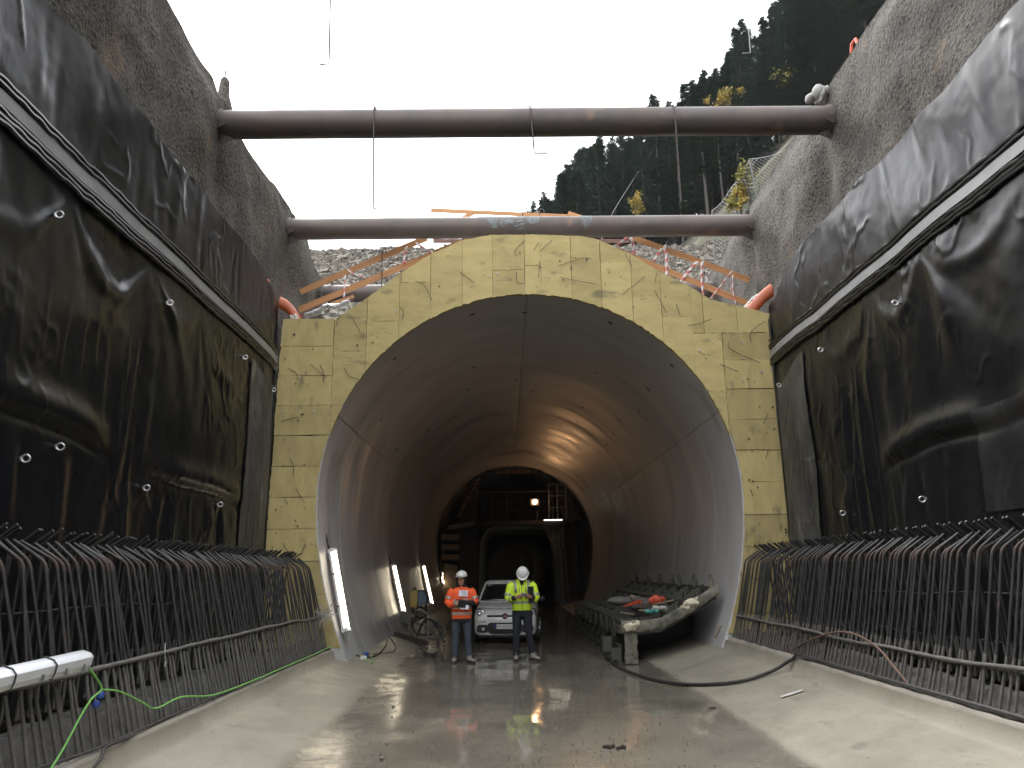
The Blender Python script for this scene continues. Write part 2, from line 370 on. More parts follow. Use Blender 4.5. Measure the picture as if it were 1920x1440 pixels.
keep = ~((GX[:-1, :-1] > WL-.4) & (GX[1:, :-1] < WR+.4) & (GY[:-1, 1:] < 21.2) & (GY[:-1, :-1] > -16))
g = link('ground', grid_mesh('ground', np.stack([GX, GY, GZ], -1), MT['forest_floor'], keep=keep)); tag(g, kind='structure')
# gravel cut slope behind the portal
sx = np.linspace(-13, 16, 150); sy = np.linspace(20.7, 37.5, 110)
SX, SY = np.meshgrid(sx, sy, indexing='ij')
SZ = 8.25+9.35*np.clip((SY-21)/15, -.05, 1.0)+(fbm(SX/1.8, SY/1.8, 5, 5)-.5)*.7
SZ -= sstep(35.6, 37.5, SY)*1.0
gs = link('gravel_slope', grid_mesh('gravel_slope', np.stack([SX, SY, SZ], -1), MT['gravel'])); tag(gs, kind='structure')
mb = MB()
def stone_into(mb, c, r, rnd):
    """an angular lump of eight corners"""
    vs = [Vector((sx_*rnd.uniform(.5, 1), sy_*rnd.uniform(.5, 1), sz_*rnd.uniform(.4, .9)))*r for sz_ in (-1, 1) for sy_ in (-1, 1) for sx_ in (-1, 1)]
    R = Matrix.Rotation(rnd.uniform(0, 6.28), 3, 'Z') @ Matrix.Rotation(rnd.uniform(0, 6.28), 3, 'X')
    mb.add([R @ v+Vector(c) for v in vs], [(0, 2, 3, 1), (4, 5, 7, 6), (0, 1, 5, 4), (2, 6, 7, 3), (0, 4, 6, 2), (1, 3, 7, 5)])
rnd = random.Random(3)
for i in range(15000):
    x, y = rnd.uniform(-11, 14), 21+15.5*rnd.random()**.8
    z = 8.25+9.35*min(1, (y-21)/15)+float((fbm(np.array(x/1.8), np.array(y/1.8), 5, 5)-.5)*.7)
    r = rnd.choice((.03, .04, .05, .05, .06, .08, .12)) * (1 if rnd.random() > .02 else 1.6)
    stone_into(mb, (x, y, z+.02), r, rnd)
o = mb.build('rubble', MT['stone'], gs, smooth=0, fix=False); o['kind'] = 'stuff'

# ================================================================== INVERT FLOOR
prof = [(-3.175, .40), (-3.13, .25), (-2.75, .175), (-2.35, .085), (-2.05, .02), (-1.85, 0), (-1.2, -.004), (-.4, -.008), (.35, -.01), (1.1, -.008), (1.9, -.004), (2.45, 0), (2.65, .02), (2.95, .09), (3.4, .205), (4.0, .345), (4.045, .49)]
fx = []
for a, b in zip(prof[:-1], prof[1:]):
    n = max(1, int((b[0]-a[0])/.12)); fx += [(a[0]+(b[0]-a[0])*k/n, a[1]+(b[1]-a[1])*k/n) for k in range(n)]
fx.append(prof[-1]); fx = np.array(fx)
fy = np.concatenate([np.linspace(-16, 3.5, 30), np.arange(3.6, 26, .12), np.linspace(26.2, 70, 60)])
FX, FY = np.meshgrid(fx[:, 0], fy, indexing='ij'); FZ = np.repeat(fx[:, 1:2], len(fy), 1)
FZ = FZ+(fbm(FX*.9, FY*.5, 9)-.5)*.028*sstep(-3.1, -2.6, FX)*(1-sstep(3.5, 3.95, FX))
fl = link('tunnel_floor', grid_mesh('tunnel_floor', np.stack([FX, FY, FZ], -1), MT['wet_floor'])); tag(fl, 'poured concrete floor with sloping sides and a wet muddy middle', kind='structure')
# kerbs along the slope tops
for sgn, pts in ((-1, [(-3.185, .36), (-3.20, .425), (-3.27, .435), (-3.30, .28)]), (1, [(4.055, .45), (4.07, .53), (4.14, .54), (4.18, .36)])):
    ys = np.arange(-16, 15.0, .15); V = np.zeros((len(pts), len(ys), 3))
    for i, (x, z) in enumerate(pts):
        V[i, :, 0] = x+(vn(ys*4+i, ys*0+i, 31)-.5)*.02*(i > 0); V[i, :, 1] = ys; V[i, :, 2] = z+(vn(ys*5, ys*0+i, 32+sgn)-.5)*.016*(i > 0)
    link('kerb', grid_mesh('kerb', V, MT['concrete']), fl)
# grit strewn on the floor
mb = MB(); rnd = random.Random(11)
for i in range(3200):
    y = 5.5+13*rnd.random()**1.3; x = rnd.gauss(.35, 1.3)
    if -2.1 < x < 2.75: stone_into(mb, (x, y, .006), rnd.choice((.003, .004, .004, .005, .007)), rnd)
for i in range(40):
    y = rnd.uniform(6, 15); x = rnd.uniform(-2, 2.6); stone_into(mb, (x, y, .005), rnd.uniform(.008, .02), rnd)
o = mb.build('floor_grit', MT['stone'], None, smooth=0, fix=False); tag(o, 'pale grit and pebbles strewn over the wet floor', 'grit', kind='stuff')
# ragged rough pour behind the kerbs, where the starter bars stand
for sgn, pts in ((-1, [(-3.24, .37), (-3.34, .46), (-3.60, .62), (-3.75, .45), (-4.6, .40)]), (1, [(4.10, .48), (4.2, .56), (4.46, .70), (4.62, .50), (5.5, .45)])):
    ys = np.arange(-16, 15.0, .06); us = np.linspace(0, len(pts)-1, 26); V = np.zeros((len(us), len(ys), 3))
    px_ = np.interp(us, range(len(pts)), [p[0] for p in pts]); pz_ = np.interp(us, range(len(pts)), [p[1] for p in pts])
    YY, XX = np.meshgrid(ys, px_); V[..., 0] = XX; V[..., 1] = YY
    V[..., 2] = pz_[:, None]+(fbm(YY*5, XX*5, 41+sgn, 4)-.5)*.11*np.minimum(1, us*1.2)[:, None]
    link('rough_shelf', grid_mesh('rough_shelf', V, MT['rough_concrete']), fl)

# ================================================================== TUNNEL LINING
def hw(z):
    """half width of the lining at height z (slightly flared towards its foot)"""
    if z < AZ: return AR-.075*(AZ-z)**2
    return math.sqrt(max(AR*AR-(z-AZ)**2, 0))
def ring_pt(th, r=0.0):
    z = AZ+AR*math.sin(th); s_ = 1 if math.cos(th) >= 0 else -1
    x = s_*hw(z) if z < AZ else AR*math.cos(th)
    return (AX+x+r*math.cos(th), z+r*math.sin(th))
lining = thing('tunnel_lining', 'grey concrete tunnel lining with ring joints, running back into the dark', 'tunnel', (AX, PY, 0))
RL = 2.0; SEG = [(math.radians(22.8), math.radians(90)), (math.radians(90), math.radians(157.2)), (math.radians(-52), math.radians(22.8)), (math.radians(157.2), math.radians(232))]
seg_meshes = []
for a, b in SEG:
    mb = MB(); n = 22; g_ = .0013; ga, gb = a+g_, b-g_
    rows = [(.009, 0.002), (0.0, .008), (0.0, RL-.008), (.009, RL-.002), (.30, RL-.002), (.30, .002)]
    o_ = len(mb.v)
    ths = [ga]+[ga+(gb-ga)*(i+.0)/(n-1) for i in range(n)]+[gb]
    for i, th in enumerate(ths):
        for r, y in rows:
            e = .006 if i in (0, len(ths)-1) else 0.0
            x, z = ring_pt(th, max(r, e) if r < .1 else r); mb.v.append((x, y, z))
    k = len(rows)
    for i in range(len(ths)-1):
        for j in range(k):
            l = (j+1) % k; mb.f.append((i*k+j, i*k+l, (i+1)*k+l, (i+1)*k+j)); mb.m.append(0)
    mb.f.append(tuple(range(k))); mb.f.append(tuple((len(ths)-1)*k+j for j in range(k))[::-1]); mb.m += [0, 0]
    seg_meshes.append(mb.mesh('concrete_segment', MT['lining'], (AX, 0, 0), 30))
rnd = random.Random(5)
for i in range(24):
    for me in seg_meshes:
        link('concrete_segment', me, lining, (rnd.uniform(-.004, .004), -.05+i*RL, rnd.uniform(-.004, .004)))
mb = MB(); n = 60
ths = [math.radians(-60)+math.radians(300)*i/n for i in range(n+1)]
for th in ths:
    for y in (PY+.1, PY+50): x, z = ring_pt(th, .22); mb.v.append((x, y, z))
for i in range(n): mb.f.append((2*i, 2*i+1, 2*i+3, 2*i+2)); mb.m.append(0)
mb.build('joint_backing', MT['joint_dark'], lining, fix=False)
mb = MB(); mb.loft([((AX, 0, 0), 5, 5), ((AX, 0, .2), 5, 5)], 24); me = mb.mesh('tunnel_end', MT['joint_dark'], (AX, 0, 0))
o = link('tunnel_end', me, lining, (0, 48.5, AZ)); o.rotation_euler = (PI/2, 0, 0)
# grout sockets: flat discs, the shade of the recess put into their colour
mb = MB(); mb.loft([((0, 0, 0), .055, .035), ((0, 0, .012), .055, .035)], 14); plug = mb.mesh('grout_socket', MT['socket_shade'])
for i in range(7):
    for th in (88, 110, 132, 63, 44, 150):
        if rnd.random() < .4: continue
        t_ = math.radians(th+rnd.uniform(-4, 4)); x, z = ring_pt(t_, .004)
        o = link('grout_socket', plug, lining, (x-AX, i*RL+rnd.uniform(.6, 1.4), z)); o.rotation_euler = (0, -PI/2-t_, 0)

# ================================================================== PORTAL
OUT = [(-4.55, .3), (-4.54, 2.13), (-4.50, 3.96), (-4.48, 5.45), (-4.45, 6.79), (-3.39, 6.79), (-2.73, 7.25), (-2.09, 7.76), (-1.46, 8.18), (-.81, 8.48), (-.2, 8.59), (.66, 8.59), (1.67, 8.54), (2.0, 8.46), (2.65, 8.14), (3.23, 7.75), (3.78, 7.46), (4.25, 7.12), (5.0, 6.93), (5.42, 6.80), (5.46, 6.1), (5.48, 4.47), (5.50, 2.2), (5.50, .3)]
TOPX = [p[0] for p in OUT[4:20]]; TOPZ = [p[1] for p in OUT[4:20]]
def zo(x): return float(np.interp(x, TOPX, TOPZ))
def xl(z): return float(np.interp(z, [.3, 2.13, 3.96, 5.45, 6.79], [-4.55, -4.54, -4.50, -4.48, -4.45]))
def xr(z): return float(np.interp(z, [.3, 2.2, 4.47, 6.1, 6.8], [5.5, 5.5, 5.48, 5.46, 5.42]))
def zi(x): return AZ+math.sqrt(max(AR*AR-(x-AX)**2, 0))
portal = thing('tunnel_portal', 'pale yellow insulation boards covering the tunnel mouth, concrete behind', 'portal', (AX, PY, 0))
def cast(th):
    cx, cz = AX, AZ; d = (math.cos(th), math.sin(th)); best = 99
    for (x1, z1), (x2, z2) in zip(OUT[:-1], OUT[1:]):
        ex, ez = x2-x1, z2-z1; den = d[0]*ez-d[1]*ex
        if abs(den) < 1e-9: continue
        t = ((x1-cx)*ez-(z1-cz)*ex)/den; u = ((x1-cx)*d[1]-(z1-cz)*d[0])/den
        if t > 0 and -1e-6 <= u <= 1+1e-6: best = min(best, t)
    return (cx+d[0]*best, cz+d[1]*best)
mb = MB(); n = 90
for i in range(n+1):
    th = math.radians(-34)+math.radians(248)*i/n; a = ring_pt(th, .31); b = cast(th)
    for y in (PY+.02, PY+2.7): mb.v += [(a[0], y, a[1]), (b[0], y, b[1])]
for i in range(n):
    p, q = 4*i, 4*(i+1)
    mb.f += [(p, p+1, q+1, q), (p+2, q+2, q+3, p+3), (p+1, p+3, q+3, q+1)]; mb.m += [0, 0, 0]
mb.build('concrete_core', MT['concrete'], portal)
rnd = random.Random(21)
def board(poly, row):
    """one insulation board: own depth, ragged edges, slight tilt"""
    c = Vector((sum(p[0] for p in poly)/len(poly), sum(p[1] for p in poly)/len(poly))); g_ = .006
    th = rnd.uniform(.066, .084); out = []
    for i, p in enumerate(poly):
        v = Vector(p)-c; v = v*(1-g_/max(v.length, .1)); out.append(c+v)
    tx, tz = rnd.uniform(-.008, .008), rnd.uniform(-.008, .008)
    mb = MB(); n = len(out)
    for p in out: mb.v.append((p.x, PY+.01, p.y))
    for p in out: mb.v.append((p.x+rnd.uniform(-.004, .004), PY-th+tx*(p.x-c.x)+tz*(p.y-c.y), p.y+rnd.uniform(-.004, .004)))
    mb.f += [tuple(range(n)), tuple(range(2*n-1, n-1, -1))]+[(i, n+i, n+(i+1) % n, (i+1) % n) for i in range(n)]; mb.m += [0]*(n+2)
    mb.build('insulation_board', MT['board_row'] if row else MT['board'], portal, smooth=0)
def row_board(z1, z0, xa, xb):
    """xa, xb functions of z (left and right edge)"""
    zs = np.linspace(z0, z1, 7); j = lambda: rnd.uniform(-.012, .012)
    L_ = [(xa(z)+j(), z) for z in zs]; R_ = [(xb(z)+j(), z) for z in zs]
    mid = [((L_[-1][0]*(1-t)+R_[-1][0]*t), z1+rnd.uniform(-.008, .006)) for t in (.33, .66)]
    bot = [((L_[0][0]*t+R_[0][0]*(1-t)), z0+rnd.uniform(-.008, .006)) for t in (.33, .66)]
    board(L_+mid+R_[::-1]+bot, True)
def col_board(x0, x1, lo, hi):
    xs = [x for x in np.linspace(x0, x1, 25) if hi(x)-lo(x) > .012]; j = lambda: rnd.uniform(-.012, .012)
    if len(xs) < 4 or max(hi(x)-lo(x) for x in xs) < .07: return
    xs = [xs[int(k)] for k in np.linspace(0, len(xs)-1, 13 if len(xs) > 13 else len(xs))]
    B = [(x, lo(x)) for x in xs]; T = [(x, hi(x)) for x in xs]
    B, T = [(x, z+min(0, j()*2.2)) for x, z in B], [(x, z+max(0, j()*.5)) for x, z in T]
    board(B+T[::-1], False)
# left rows
zc = [6.79, 6.21, 5.60, 5.00, 4.40, 3.80, 3.20, 2.60, 2.00, 1.40, .80, .45]
inL = lambda z: AX-hw(z)-.02; inR = lambda z: AX+hw(z)+.02
for a, b in zip(zc[:-1], zc[1:]):
    row_board(a, b, xl, (lambda z: min(-3.40, inL(z)) if z > 3.2 else inL(z)))
# right rows
zc = [6.40, 5.83, 5.23, 4.62, 4.00, 3.38, 2.76, 2.16, 1.56, .95, .6]
for a, b in zip(zc[:-1], zc[1:]):
    row_board(a, b, (lambda z: max(4.42, inR(z)) if z > 3.2 else inR(z)), xr)
col_board(4.08, 4.76, lambda x: 6.40, zo); col_board(4.76, 5.43, lambda x: 6.40, zo)
# crown columns
cols = [-3.40, -2.75, -2.10, -1.47, -.82, -.20, .46, .80, 1.42, 2.03, 2.65, 3.24, 3.83, 4.42]
spl = {0: [6.10, 5.0], 1: [6.72], 2: [7.55], 3: [8.12], 4: [], 5: [7.80], 6: [7.9], 7: [], 8: [8.05], 9: [7.95], 10: [7.2], 11: [6.75], 12: [6.40, 5.2]}
for i, (a, b) in enumerate(zip(cols[:-1], cols[1:])):
    zs = spl[i]; lo_all = lambda x: zi(x)-.01
    edges = [zo]+[(lambda x, q=q: q) for q in zs]+[lo_all]
    for hi, lo in zip(edges[:-1], edges[1:]):
        hi_ = (lambda x, hi=hi: min(hi(x), 6.40) if (b > 4.08 and hi is zo and x > 4.08) else hi(x))
        col_board(a, b, (lambda x, lo=lo: max(lo(x), lo_all(x))), hi_)
# tie wires and nail heads left in the boards
ties = [((600, 684), (607, 700), (606, 716)), ((583, 683), (612, 708)), ((540, 690), (556, 700), (557, 712)), ((527, 790), (557, 782), (557, 790)), ((543, 860), (550, 873), (550, 890)), ((555, 917), (571, 942)), ((534, 935), (540, 946)), ((661, 597), (675, 622)), ((640, 590), (632, 602), (632, 612)),
        ((646, 690), (655, 705), (675, 712)), ((752, 505), (752, 530)), ((750, 576), (757, 585), (753, 600)), ((779, 527), (796, 535), (810, 563)), ((863, 510), (880, 523), (890, 530)), ((985, 450), (965, 470), (969, 480)), ((968, 510), (970, 530), (985, 530)), ((1012, 490), (1010, 520)), ((1048, 498), (1090, 484), (1110, 486)), ((1050, 520), (1075, 525), (1120, 533)), ((1010, 455), (1000, 470)), ((1035, 450), (1012, 472)),
        ((1167, 552), (1210, 518)), ((1228, 545), (1250, 587)), ((1268, 570), (1275, 590)), ((1290, 610), (1310, 607), (1334, 598)), ((1408, 640), (1408, 622), (1435, 602)), ((1367, 640), (1370, 655), (1425, 680)), ((1350, 683), (1385, 697)), ((1440, 775), (1432, 795)), ((1441, 842), (1436, 860)), ((1407, 917), (1412, 930)), ((530, 1018), (537, 1030), (548, 1040)), ((573, 1020), (565, 1035)), ((1172, 475), (1185, 500)), ((1232, 510), (1228, 530))]
for i, pl in enumerate(ties):
    P = [onY(px, py, PY-.10-(.07 if k == len(pl)-1 else .012)) for k, (px, py) in enumerate(pl)]
    mb = MB().tube(spline(P, 4), .0062, 5); mb.build('tie_wire', MT['wire'], portal)
mb = MB().tube([(0, 0, 0), (0, -.02, 0)], .016, 8); nail = mb.mesh('board_nail', MT['galv']); naild = mb.mesh('board_nail', MT['wire'])
for i in range(95):
    if i % 3 == 0: x = rnd.uniform(-4.4, -3.6); z = rnd.uniform(1.2, 6.6)
    elif i % 3 == 1: x = rnd.uniform(4.7, 5.4); z = rnd.uniform(1.2, 6.5)
    else:
        th = math.radians(rnd.uniform(35, 145)); r = AR+rnd.uniform(.2, .95); x, z = AX+r*math.cos(th), AZ+r*math.sin(th)
        if z > zo(x)-.08: continue
    o = link('board_nail', nail if rnd.random() < .3 else naild, portal, (x-AX, -.085, z)); s_ = rnd.uniform(.5, 1.3); o.scale = (s_, 1, s_)

# ================================================================== SHOTCRETE WALLS
def shotcrete_wall(side):
    X0, sgn = (WL, 1) if side == 'l' else (WR, -1)
    ys = np.concatenate([np.arange(-16, 5, .3), np.arange(5, WEND+.01, .075)]); zs = np.concatenate([np.arange(0, 6.4, .6), np.arange(6.6, 10.3, .065)])
    Y, Z = np.meshgrid(ys, zs, indexing='ij'); top = WTOP+(fbm(ys/1.2, ys*0, 51 if sgn > 0 else 52, 3)-.5)*.16
    if side == 'l': top = top-.16*sstep(11.6, 12.0, ys)*(1-sstep(14.5, 16, ys))
    Z = np.minimum(Z, top[:, None]); sd = 60 if sgn > 0 else 77
    d = (fbm(Y/1.6, Z/1.8, sd, 3)-.5)*.30+(fbm(Y*3.2, Z*2.2, sd+5, 4)-.5)*.07
    for yp in (12.05, 16.35):                                          # shotcrete bulges round the strut ends
        d = d-.20*np.exp(-((Y-yp-.55)/.35)**2-((Z-8.7)/1.0)**2)+.05*np.exp(-((Y-yp+.1)/.5)**2-((Z-9.3)/.5)**2)
    t = sstep(9.55, 10.0, Z); d = d*(1-.7*t)-.05*t
    d = d-.30*sstep(WEND-3.6, WEND-.5, Y)*(1 if sgn > 0 else .6)
    V = np.stack([X0+sgn*d, Y, Z], -1)
    th = thing('shotcrete_wall', 'rough brown-grey sprayed concrete wall on the spiked side of the trench' if side == 'l' else 'rough grey sprayed concrete wall on the wooded side of the trench', 'wall', (X0, PY, 0))
    link('sprayed_face', grid_mesh('sprayed_face', V, MT['shotcrete'], org=(X0, PY, 0)), th)
    # cap and back of the wall
    back = np.stack([np.stack([V[:, -1, 0], ys, top], -1), np.stack([V[:, -1, 0]-sgn*.12, ys, top+.06], -1), np.stack([V[:, -1, 0]-sgn*.45, ys, top+.05], -1), np.stack([V[:, -1, 0]-sgn*.5, ys, top*0+8.6], -1)], 1)
    link('cap', grid_mesh('cap', back, MT['wall_cap'], org=(X0, PY, 0)), th)
    end = np.stack([V[-1], V[-1]-np.array((sgn*.5, 0, 0))], 0); link('end_face', grid_mesh('end_face', end, MT['shotcrete'], org=(X0, PY, 0)), th)
    return th
wl = shotcrete_wall('l'); wr = shotcrete_wall('r')
# spike of sprayed concrete with its rod, on the left wall
p = onX(418, 190, WL-.1); mb = MB(); rnd = random.Random(2)
mb.loft([((p.x, p.y, p.z-.55), .26, .30), ((p.x, p.y, p.z-.1), .17, .19), ((p.x, p.y, p.z+.14), .10, .11), ((p.x+.01, p.y, p.z+.40), .085, .085), ((p.x, p.y, p.z+.47), .05, .05)], 10)
mb.build('sprayed_spike', MT['shotcrete'], wl, org=(WL, PY, 0)); MB().tube([(p.x, p.y, p.z+.4), (p.x, p.y, p.z+.62)], .015, 6).build('rod', MT['wire'], wl, org=(WL, PY, 0))

# ================================================================== MEMBRANES
def membrane(side):
    X0, sgn = (XL, 1) if side == 'l' else (XR, -1)
    sd = 100 if side == 'l' else 200; rn = np.random.RandomState(sd)
    ys = np.concatenate([np.arange(-12, 3.2, .12), np.arange(3.2, 14.9, .03)]); zs = np.arange(.55, 7.5, .03)
    Y, Z = np.meshgrid(ys, zs, indexing='ij')
    scal = np.abs(np.sin(ys*1.75+.6*np.sin(ys*.8)))                     # top hem sags between fixings
    top = 7.36+.06*(1-scal)+(fbm(ys/1.1, ys*0, sd, 3)-.5)*.10
    top = top-.45*sstep(13.4, 14.6, ys)*(.6 if side == 'l' else 1)
    u = (Z-zs[0])/(zs[-1]-zs[0]); Zs = zs[0]+(top[:, None]-zs[0])*u
    d = .05+(fbm(Y/2.6, Zs/2.0, sd+1, 2)-.5)*.10
    def ridge(t, w_): return np.exp(-(t/w_)**2)
    # upper band: soft vertical folds under the hem
    for k in range(34):
        yk = rn.uniform(2.5, 14.2); zk = rn.uniform(6.15, 7.0); wv = rn.uniform(.05, .16); hv = rn.uniform(.2, .6)
        d += rn.choice([-1, 1])*rn.uniform(.006, .020)*ridge(Y-yk-rn.uniform(-.25, .25)*(Zs-zk), wv)*ridge(Zs-zk, hv)*sstep(5.95, 6.15, Zs)
    # below the strip: tension folds fanning out of hang points, swags between them
    hp = []; y_ = 1.5
    while y_ < 14.6: hp.append((y_, 5.62+rn.uniform(-.05, .03))); y_ += rn.uniform(1.3, 2.6)
    low = sstep(5.78, 5.5, Zs)
    for (ya, za) in hp:
        dy, dz = Y-ya, np.maximum(za-Zs, .0)+1e-3; r = np.hypot(dy, dz); phi = np.arctan2(dy, dz)
        for _ in range(rn.randint(2, 4)):
            p0 = rn.uniform(-1.0, 1.0); wv = rn.uniform(.10, .24); a = rn.uniform(.04, .095)*rn.choice([1, 1, -.6])
            d += low*a*ridge(phi-p0-.12*np.sin(r*1.6), wv)*(r/(r+.15))*np.exp(-r/rn.uniform(.6, 1.5))*np.minimum(r, .8)
    for (a, b) in zip(hp[:-1], hp[1:]):
        hwid = (b[0]-a[0])/2; ym = (a[0]+b[0])/2; t = (Y-ym)/hwid
        sag = rn.uniform(.35, .8); zc_ = a[1]-sag*np.clip(1-t*t, 0, 1); d += low*rn.uniform(.015, .045)*ridge(Zs-zc_+.05*t, rn.uniform(.09, .18))*np.clip(1-t*t, 0, 1)
    # long vertical drapes, only here and there
    drape = (fbm(Y*1.5+.3*np.sin(Zs*1.1), Zs*.13, sd+4, 2)-.5)
    d += low*.15*drape*sstep(.45, .7, fbm(Y/2.2, Zs/3.0, sd+5, 2))
    dr2 = np.abs(fbm(Y*3.2+.25*np.sin(Zs*1.6+Y), Zs*.18, sd+6, 2)-.5)*2
    d += low*.022*np.exp(-(dr2/.12)**2)*sstep(4.9, 3.9, Zs)*sstep(.45, .62, fbm(Y/1.3, Zs/2.4, sd+8, 2))
    # slack horizontal fold with gathers under it, fading in and out
    zr = (3.05 if side == 'l' else 3.3)+.7*(fbm(Y/2.6, Y*0, sd+7, 2)-.5)+(.05*(9-Y) if side == 'l' else -.12*(Y-8))
    on = sstep(.35, .6, fbm(Y/2.0+3, Y*0, sd+14, 2))
    d += on*(.075*ridge(Zs-zr-.12, .17)-.05*ridge(Zs-zr+.06, .07))
    g = np.sin(fbm(Y*1.1, Zs*.25, sd+9, 2)*22+Y*2.4); d += .022*g*sstep(zr-.1, zr-.5, Zs)*sstep(zr-2.4, zr-.6, Zs)*(.3+.7*on)
    d += (fbm(Y*5, Zs*5, sd+10, 2)-.5)*.008
    wr_ = np.abs(fbm(Y*1.9+.5*Zs, Zs*1.3-.3*Y, sd+15, 3)-.5)*2; d += .012*np.exp(-(wr_/.10)**2)*sstep(.40, .62, fbm(Y/1.2, Zs/1.2, sd+16, 2))
    d = np.maximum(d, -.12)
    # hem pinned against the wall and strip zone pressed flat
    d = d*(1-.85*ridge(Zs-5.92, .16))+.035*ridge(Zs-5.92, .16)
    d *= 1-.8*sstep(14.3, 14.88, Y)
    V = np.stack([X0+sgn*d, Y, Zs], -1)
    lab = 'glossy wrinkled black waterproofing sheet hung along the wall with the white batten lamp' if side == 'l' else 'glossy wrinkled black waterproofing sheet hung along the wall above the bent rusty rod'
    th = thing('waterproofing_membrane', lab, 'membrane', (X0, PY, 0)); og = (X0, PY, 0)
    sh = link('sheet', grid_mesh('sheet', V, MT['pvc'], org=og), th)
    # hem turned back to the wall
    hemv = np.stack([V[:, -1], V[:, -1]+np.array((-sgn*.008, 0, -.001)), V[:, -1]+np.array((-sgn*.06, 0, -.03)), V[:, -1]+np.array((-sgn*.40, 0, -.4))], 1)
    link('hem', grid_mesh('hem', hemv, MT['pvc'], org=og), sh)
    def xs(y, z):
        i = int(np.clip(np.searchsorted(ys, y), 1, len(ys)-1)); j = int(np.clip((z-zs[0])/(top[i]-zs[0])*(len(zs)-1), 0, len(zs)-1)); return float(V[i, j, 0])
    # dusty end strip next to the portal
    iy = np.where(ys > 13.25)[0]; jz = np.where(zs < 5.6)[0]; W = V[iy][:, jz].copy()
    W[..., 0] += sgn*(.018+.02*fbm(W[..., 1]*6, W[..., 2]*2, sd+12, 3)); link('end_strip', grid_mesh('end_strip', W, MT['pvc_dusty'], org=og), th)
    if side == 'r':
        for (y0, y1, z0, z1) in ((6.6, 8.6, 2.35, 3.55),):               # dusty lap of a second sheet
            iy = np.where((ys > y0) & (ys < y1))[0]; jz = np.where((zs > z0) & (zs < z1))[0]; W = V[iy][:, jz].copy(); W[..., 0] += sgn*.015
            link('patch', grid_mesh('patch', W, MT['pvc_scuffed'], org=og), th)
    # waterstop: band with sky sheen put into its grey, ribs above and below
    yb = np.concatenate([np.arange(-12, 3, .3), np.arange(3, 14.93, .05)]); wob = (fbm(yb*.8, yb*0, sd+13, 3)-.5)*.07
    xb = np.array([xs(y, 5.93) for y in yb]); xb = np.convolve(np.pad(xb, 4, 'edge'), np.ones(9)/9, 'valid')+sgn*.035
    rows = [(5.865, 0), (5.87, .012), (6.005, .012), (6.01, 0)]
    B = np.stack([np.stack([xb+sgn*e, yb, z+wob], -1) for z, e in rows], 1); bd = link('waterstop_band', grid_mesh('waterstop_band', B, MT['pvc_sheen'], org=og, smooth=False), th)
    for z, r, sd2 in ((6.052, .024, 1), (6.105, .026, 2), (5.822, .024, 3), (5.770, .026, 4), (5.715, .026, 5)):
        mb = MB(); wv = (vn(yb*7, yb*0+sd2, sd+20)-.5)*.022
        mb.tube([(x+sgn*.012, y, z+w_+q) for x, y, w_, q in zip(xb, yb, wob, wv)], r, 6); mb.build('rib', MT['pvc_rib'], th, org=og)
    # eye bolts
    px = [(92, 403), (302, 568), (450, 670), (508, 731), (34, 860), (266, 915), (403, 946), (95, 838)] if side == 'l' else [(1695, 568), (1547, 656), (1467, 722), (1749, 936), (1592, 962)]
    for (a, b) in px:
        q = onX(a, b, X0+sgn*.03); q.x = xs(q.y, q.z)+sgn*.012; s_ = 1.0
        ang = [2*PI*k/14 for k in range(14)]
        mb = MB().tube([(q.x+sgn*.05+.034*math.cos(t)*sgn, q.y-.01+.01*math.cos(t), q.z+.034*math.sin(t)) for t in ang], .0095, 6, closed=True)
        mb.tube([(q.x-sgn*.06, q.y, q.z), (q.x+sgn*.018, q.y, q.z)], .011, 6); mb.tube([(q.x+sgn*.0, q.y, q.z), (q.x+sgn*.006, q.y, q.z)], .028, 10)
        mb.build('eye_bolt', MT['galv'], th, org=og)
    # folded ply edges in the corner against the portal boards
    for k in range(4):
        zz = np.arange(.6, 6.75-.1*k, .05); xk = X0+sgn*(.006+.012*k)+sgn*(fbm(zz*1.3, zz*0+k, sd+30, 3)-.5)*.03; yk = PY-.10-.035*k+(fbm(zz*3, zz*0+k, sd+33, 3)-.5)*.03
        E_ = np.stack([np.stack([xk, yk, zz], -1), np.stack([xk+sgn*.012, yk-.012, zz], -1), np.stack([xk+sgn*.012, yk+.05, zz], -1)], 1)
        link('ply_edge', grid_mesh('ply_edge', E_, MT['pvc_rib'], org=og), th)
    return th
membrane('l'); membrane('r')
# ================================================================== STARTER BARS
def bar_mesh(path, r=.0140, pitch=.022, rust_at=None):
    """ribbed bar along a rounded polyline"""
    P = [Vector(p) for p in path]; pts = []
    for i in range(len(P)):                                             # round the bends
        if 0 < i < len(P)-1:
            a = (P[i-1]-P[i]).normalized(); b = (P[i+1]-P[i]).normalized(); q = .055
            for t in (0, .33, .67, 1): pts.append((P[i]+a*q)*(1-t)**2+P[i]*2*t*(1-t)+(P[i]+b*q)*t*t)
        else: pts.append(P[i])
    dense = [pts[0]]
    for a, b in zip(pts[:-1], pts[1:]):
        n = max(1, int((b-a).length/(pitch/2)))
        for k in range(1, n+1): dense.append(a.lerp(b, k/n))
    rs = [r*(1.10 if i % 2 else .92) for i in range(len(dense))]
    mb = MB().tube(dense, rs, 6); n6 = len(dense)-1
    if rust_at:
        for i in range(n6):
            if (dense[i]-Vector(rust_at)).length < .075:
                for k in range(6): mb.m[i*6+k] = 1
            elif dense[i].z < .98:
                for k in range(6): mb.m[i*6+k] = 2
    return mb.mesh('rebar', [MT['rebar'], MT['rebar_rust'], MT['rebar_caked']], smooth=60, fix=False)
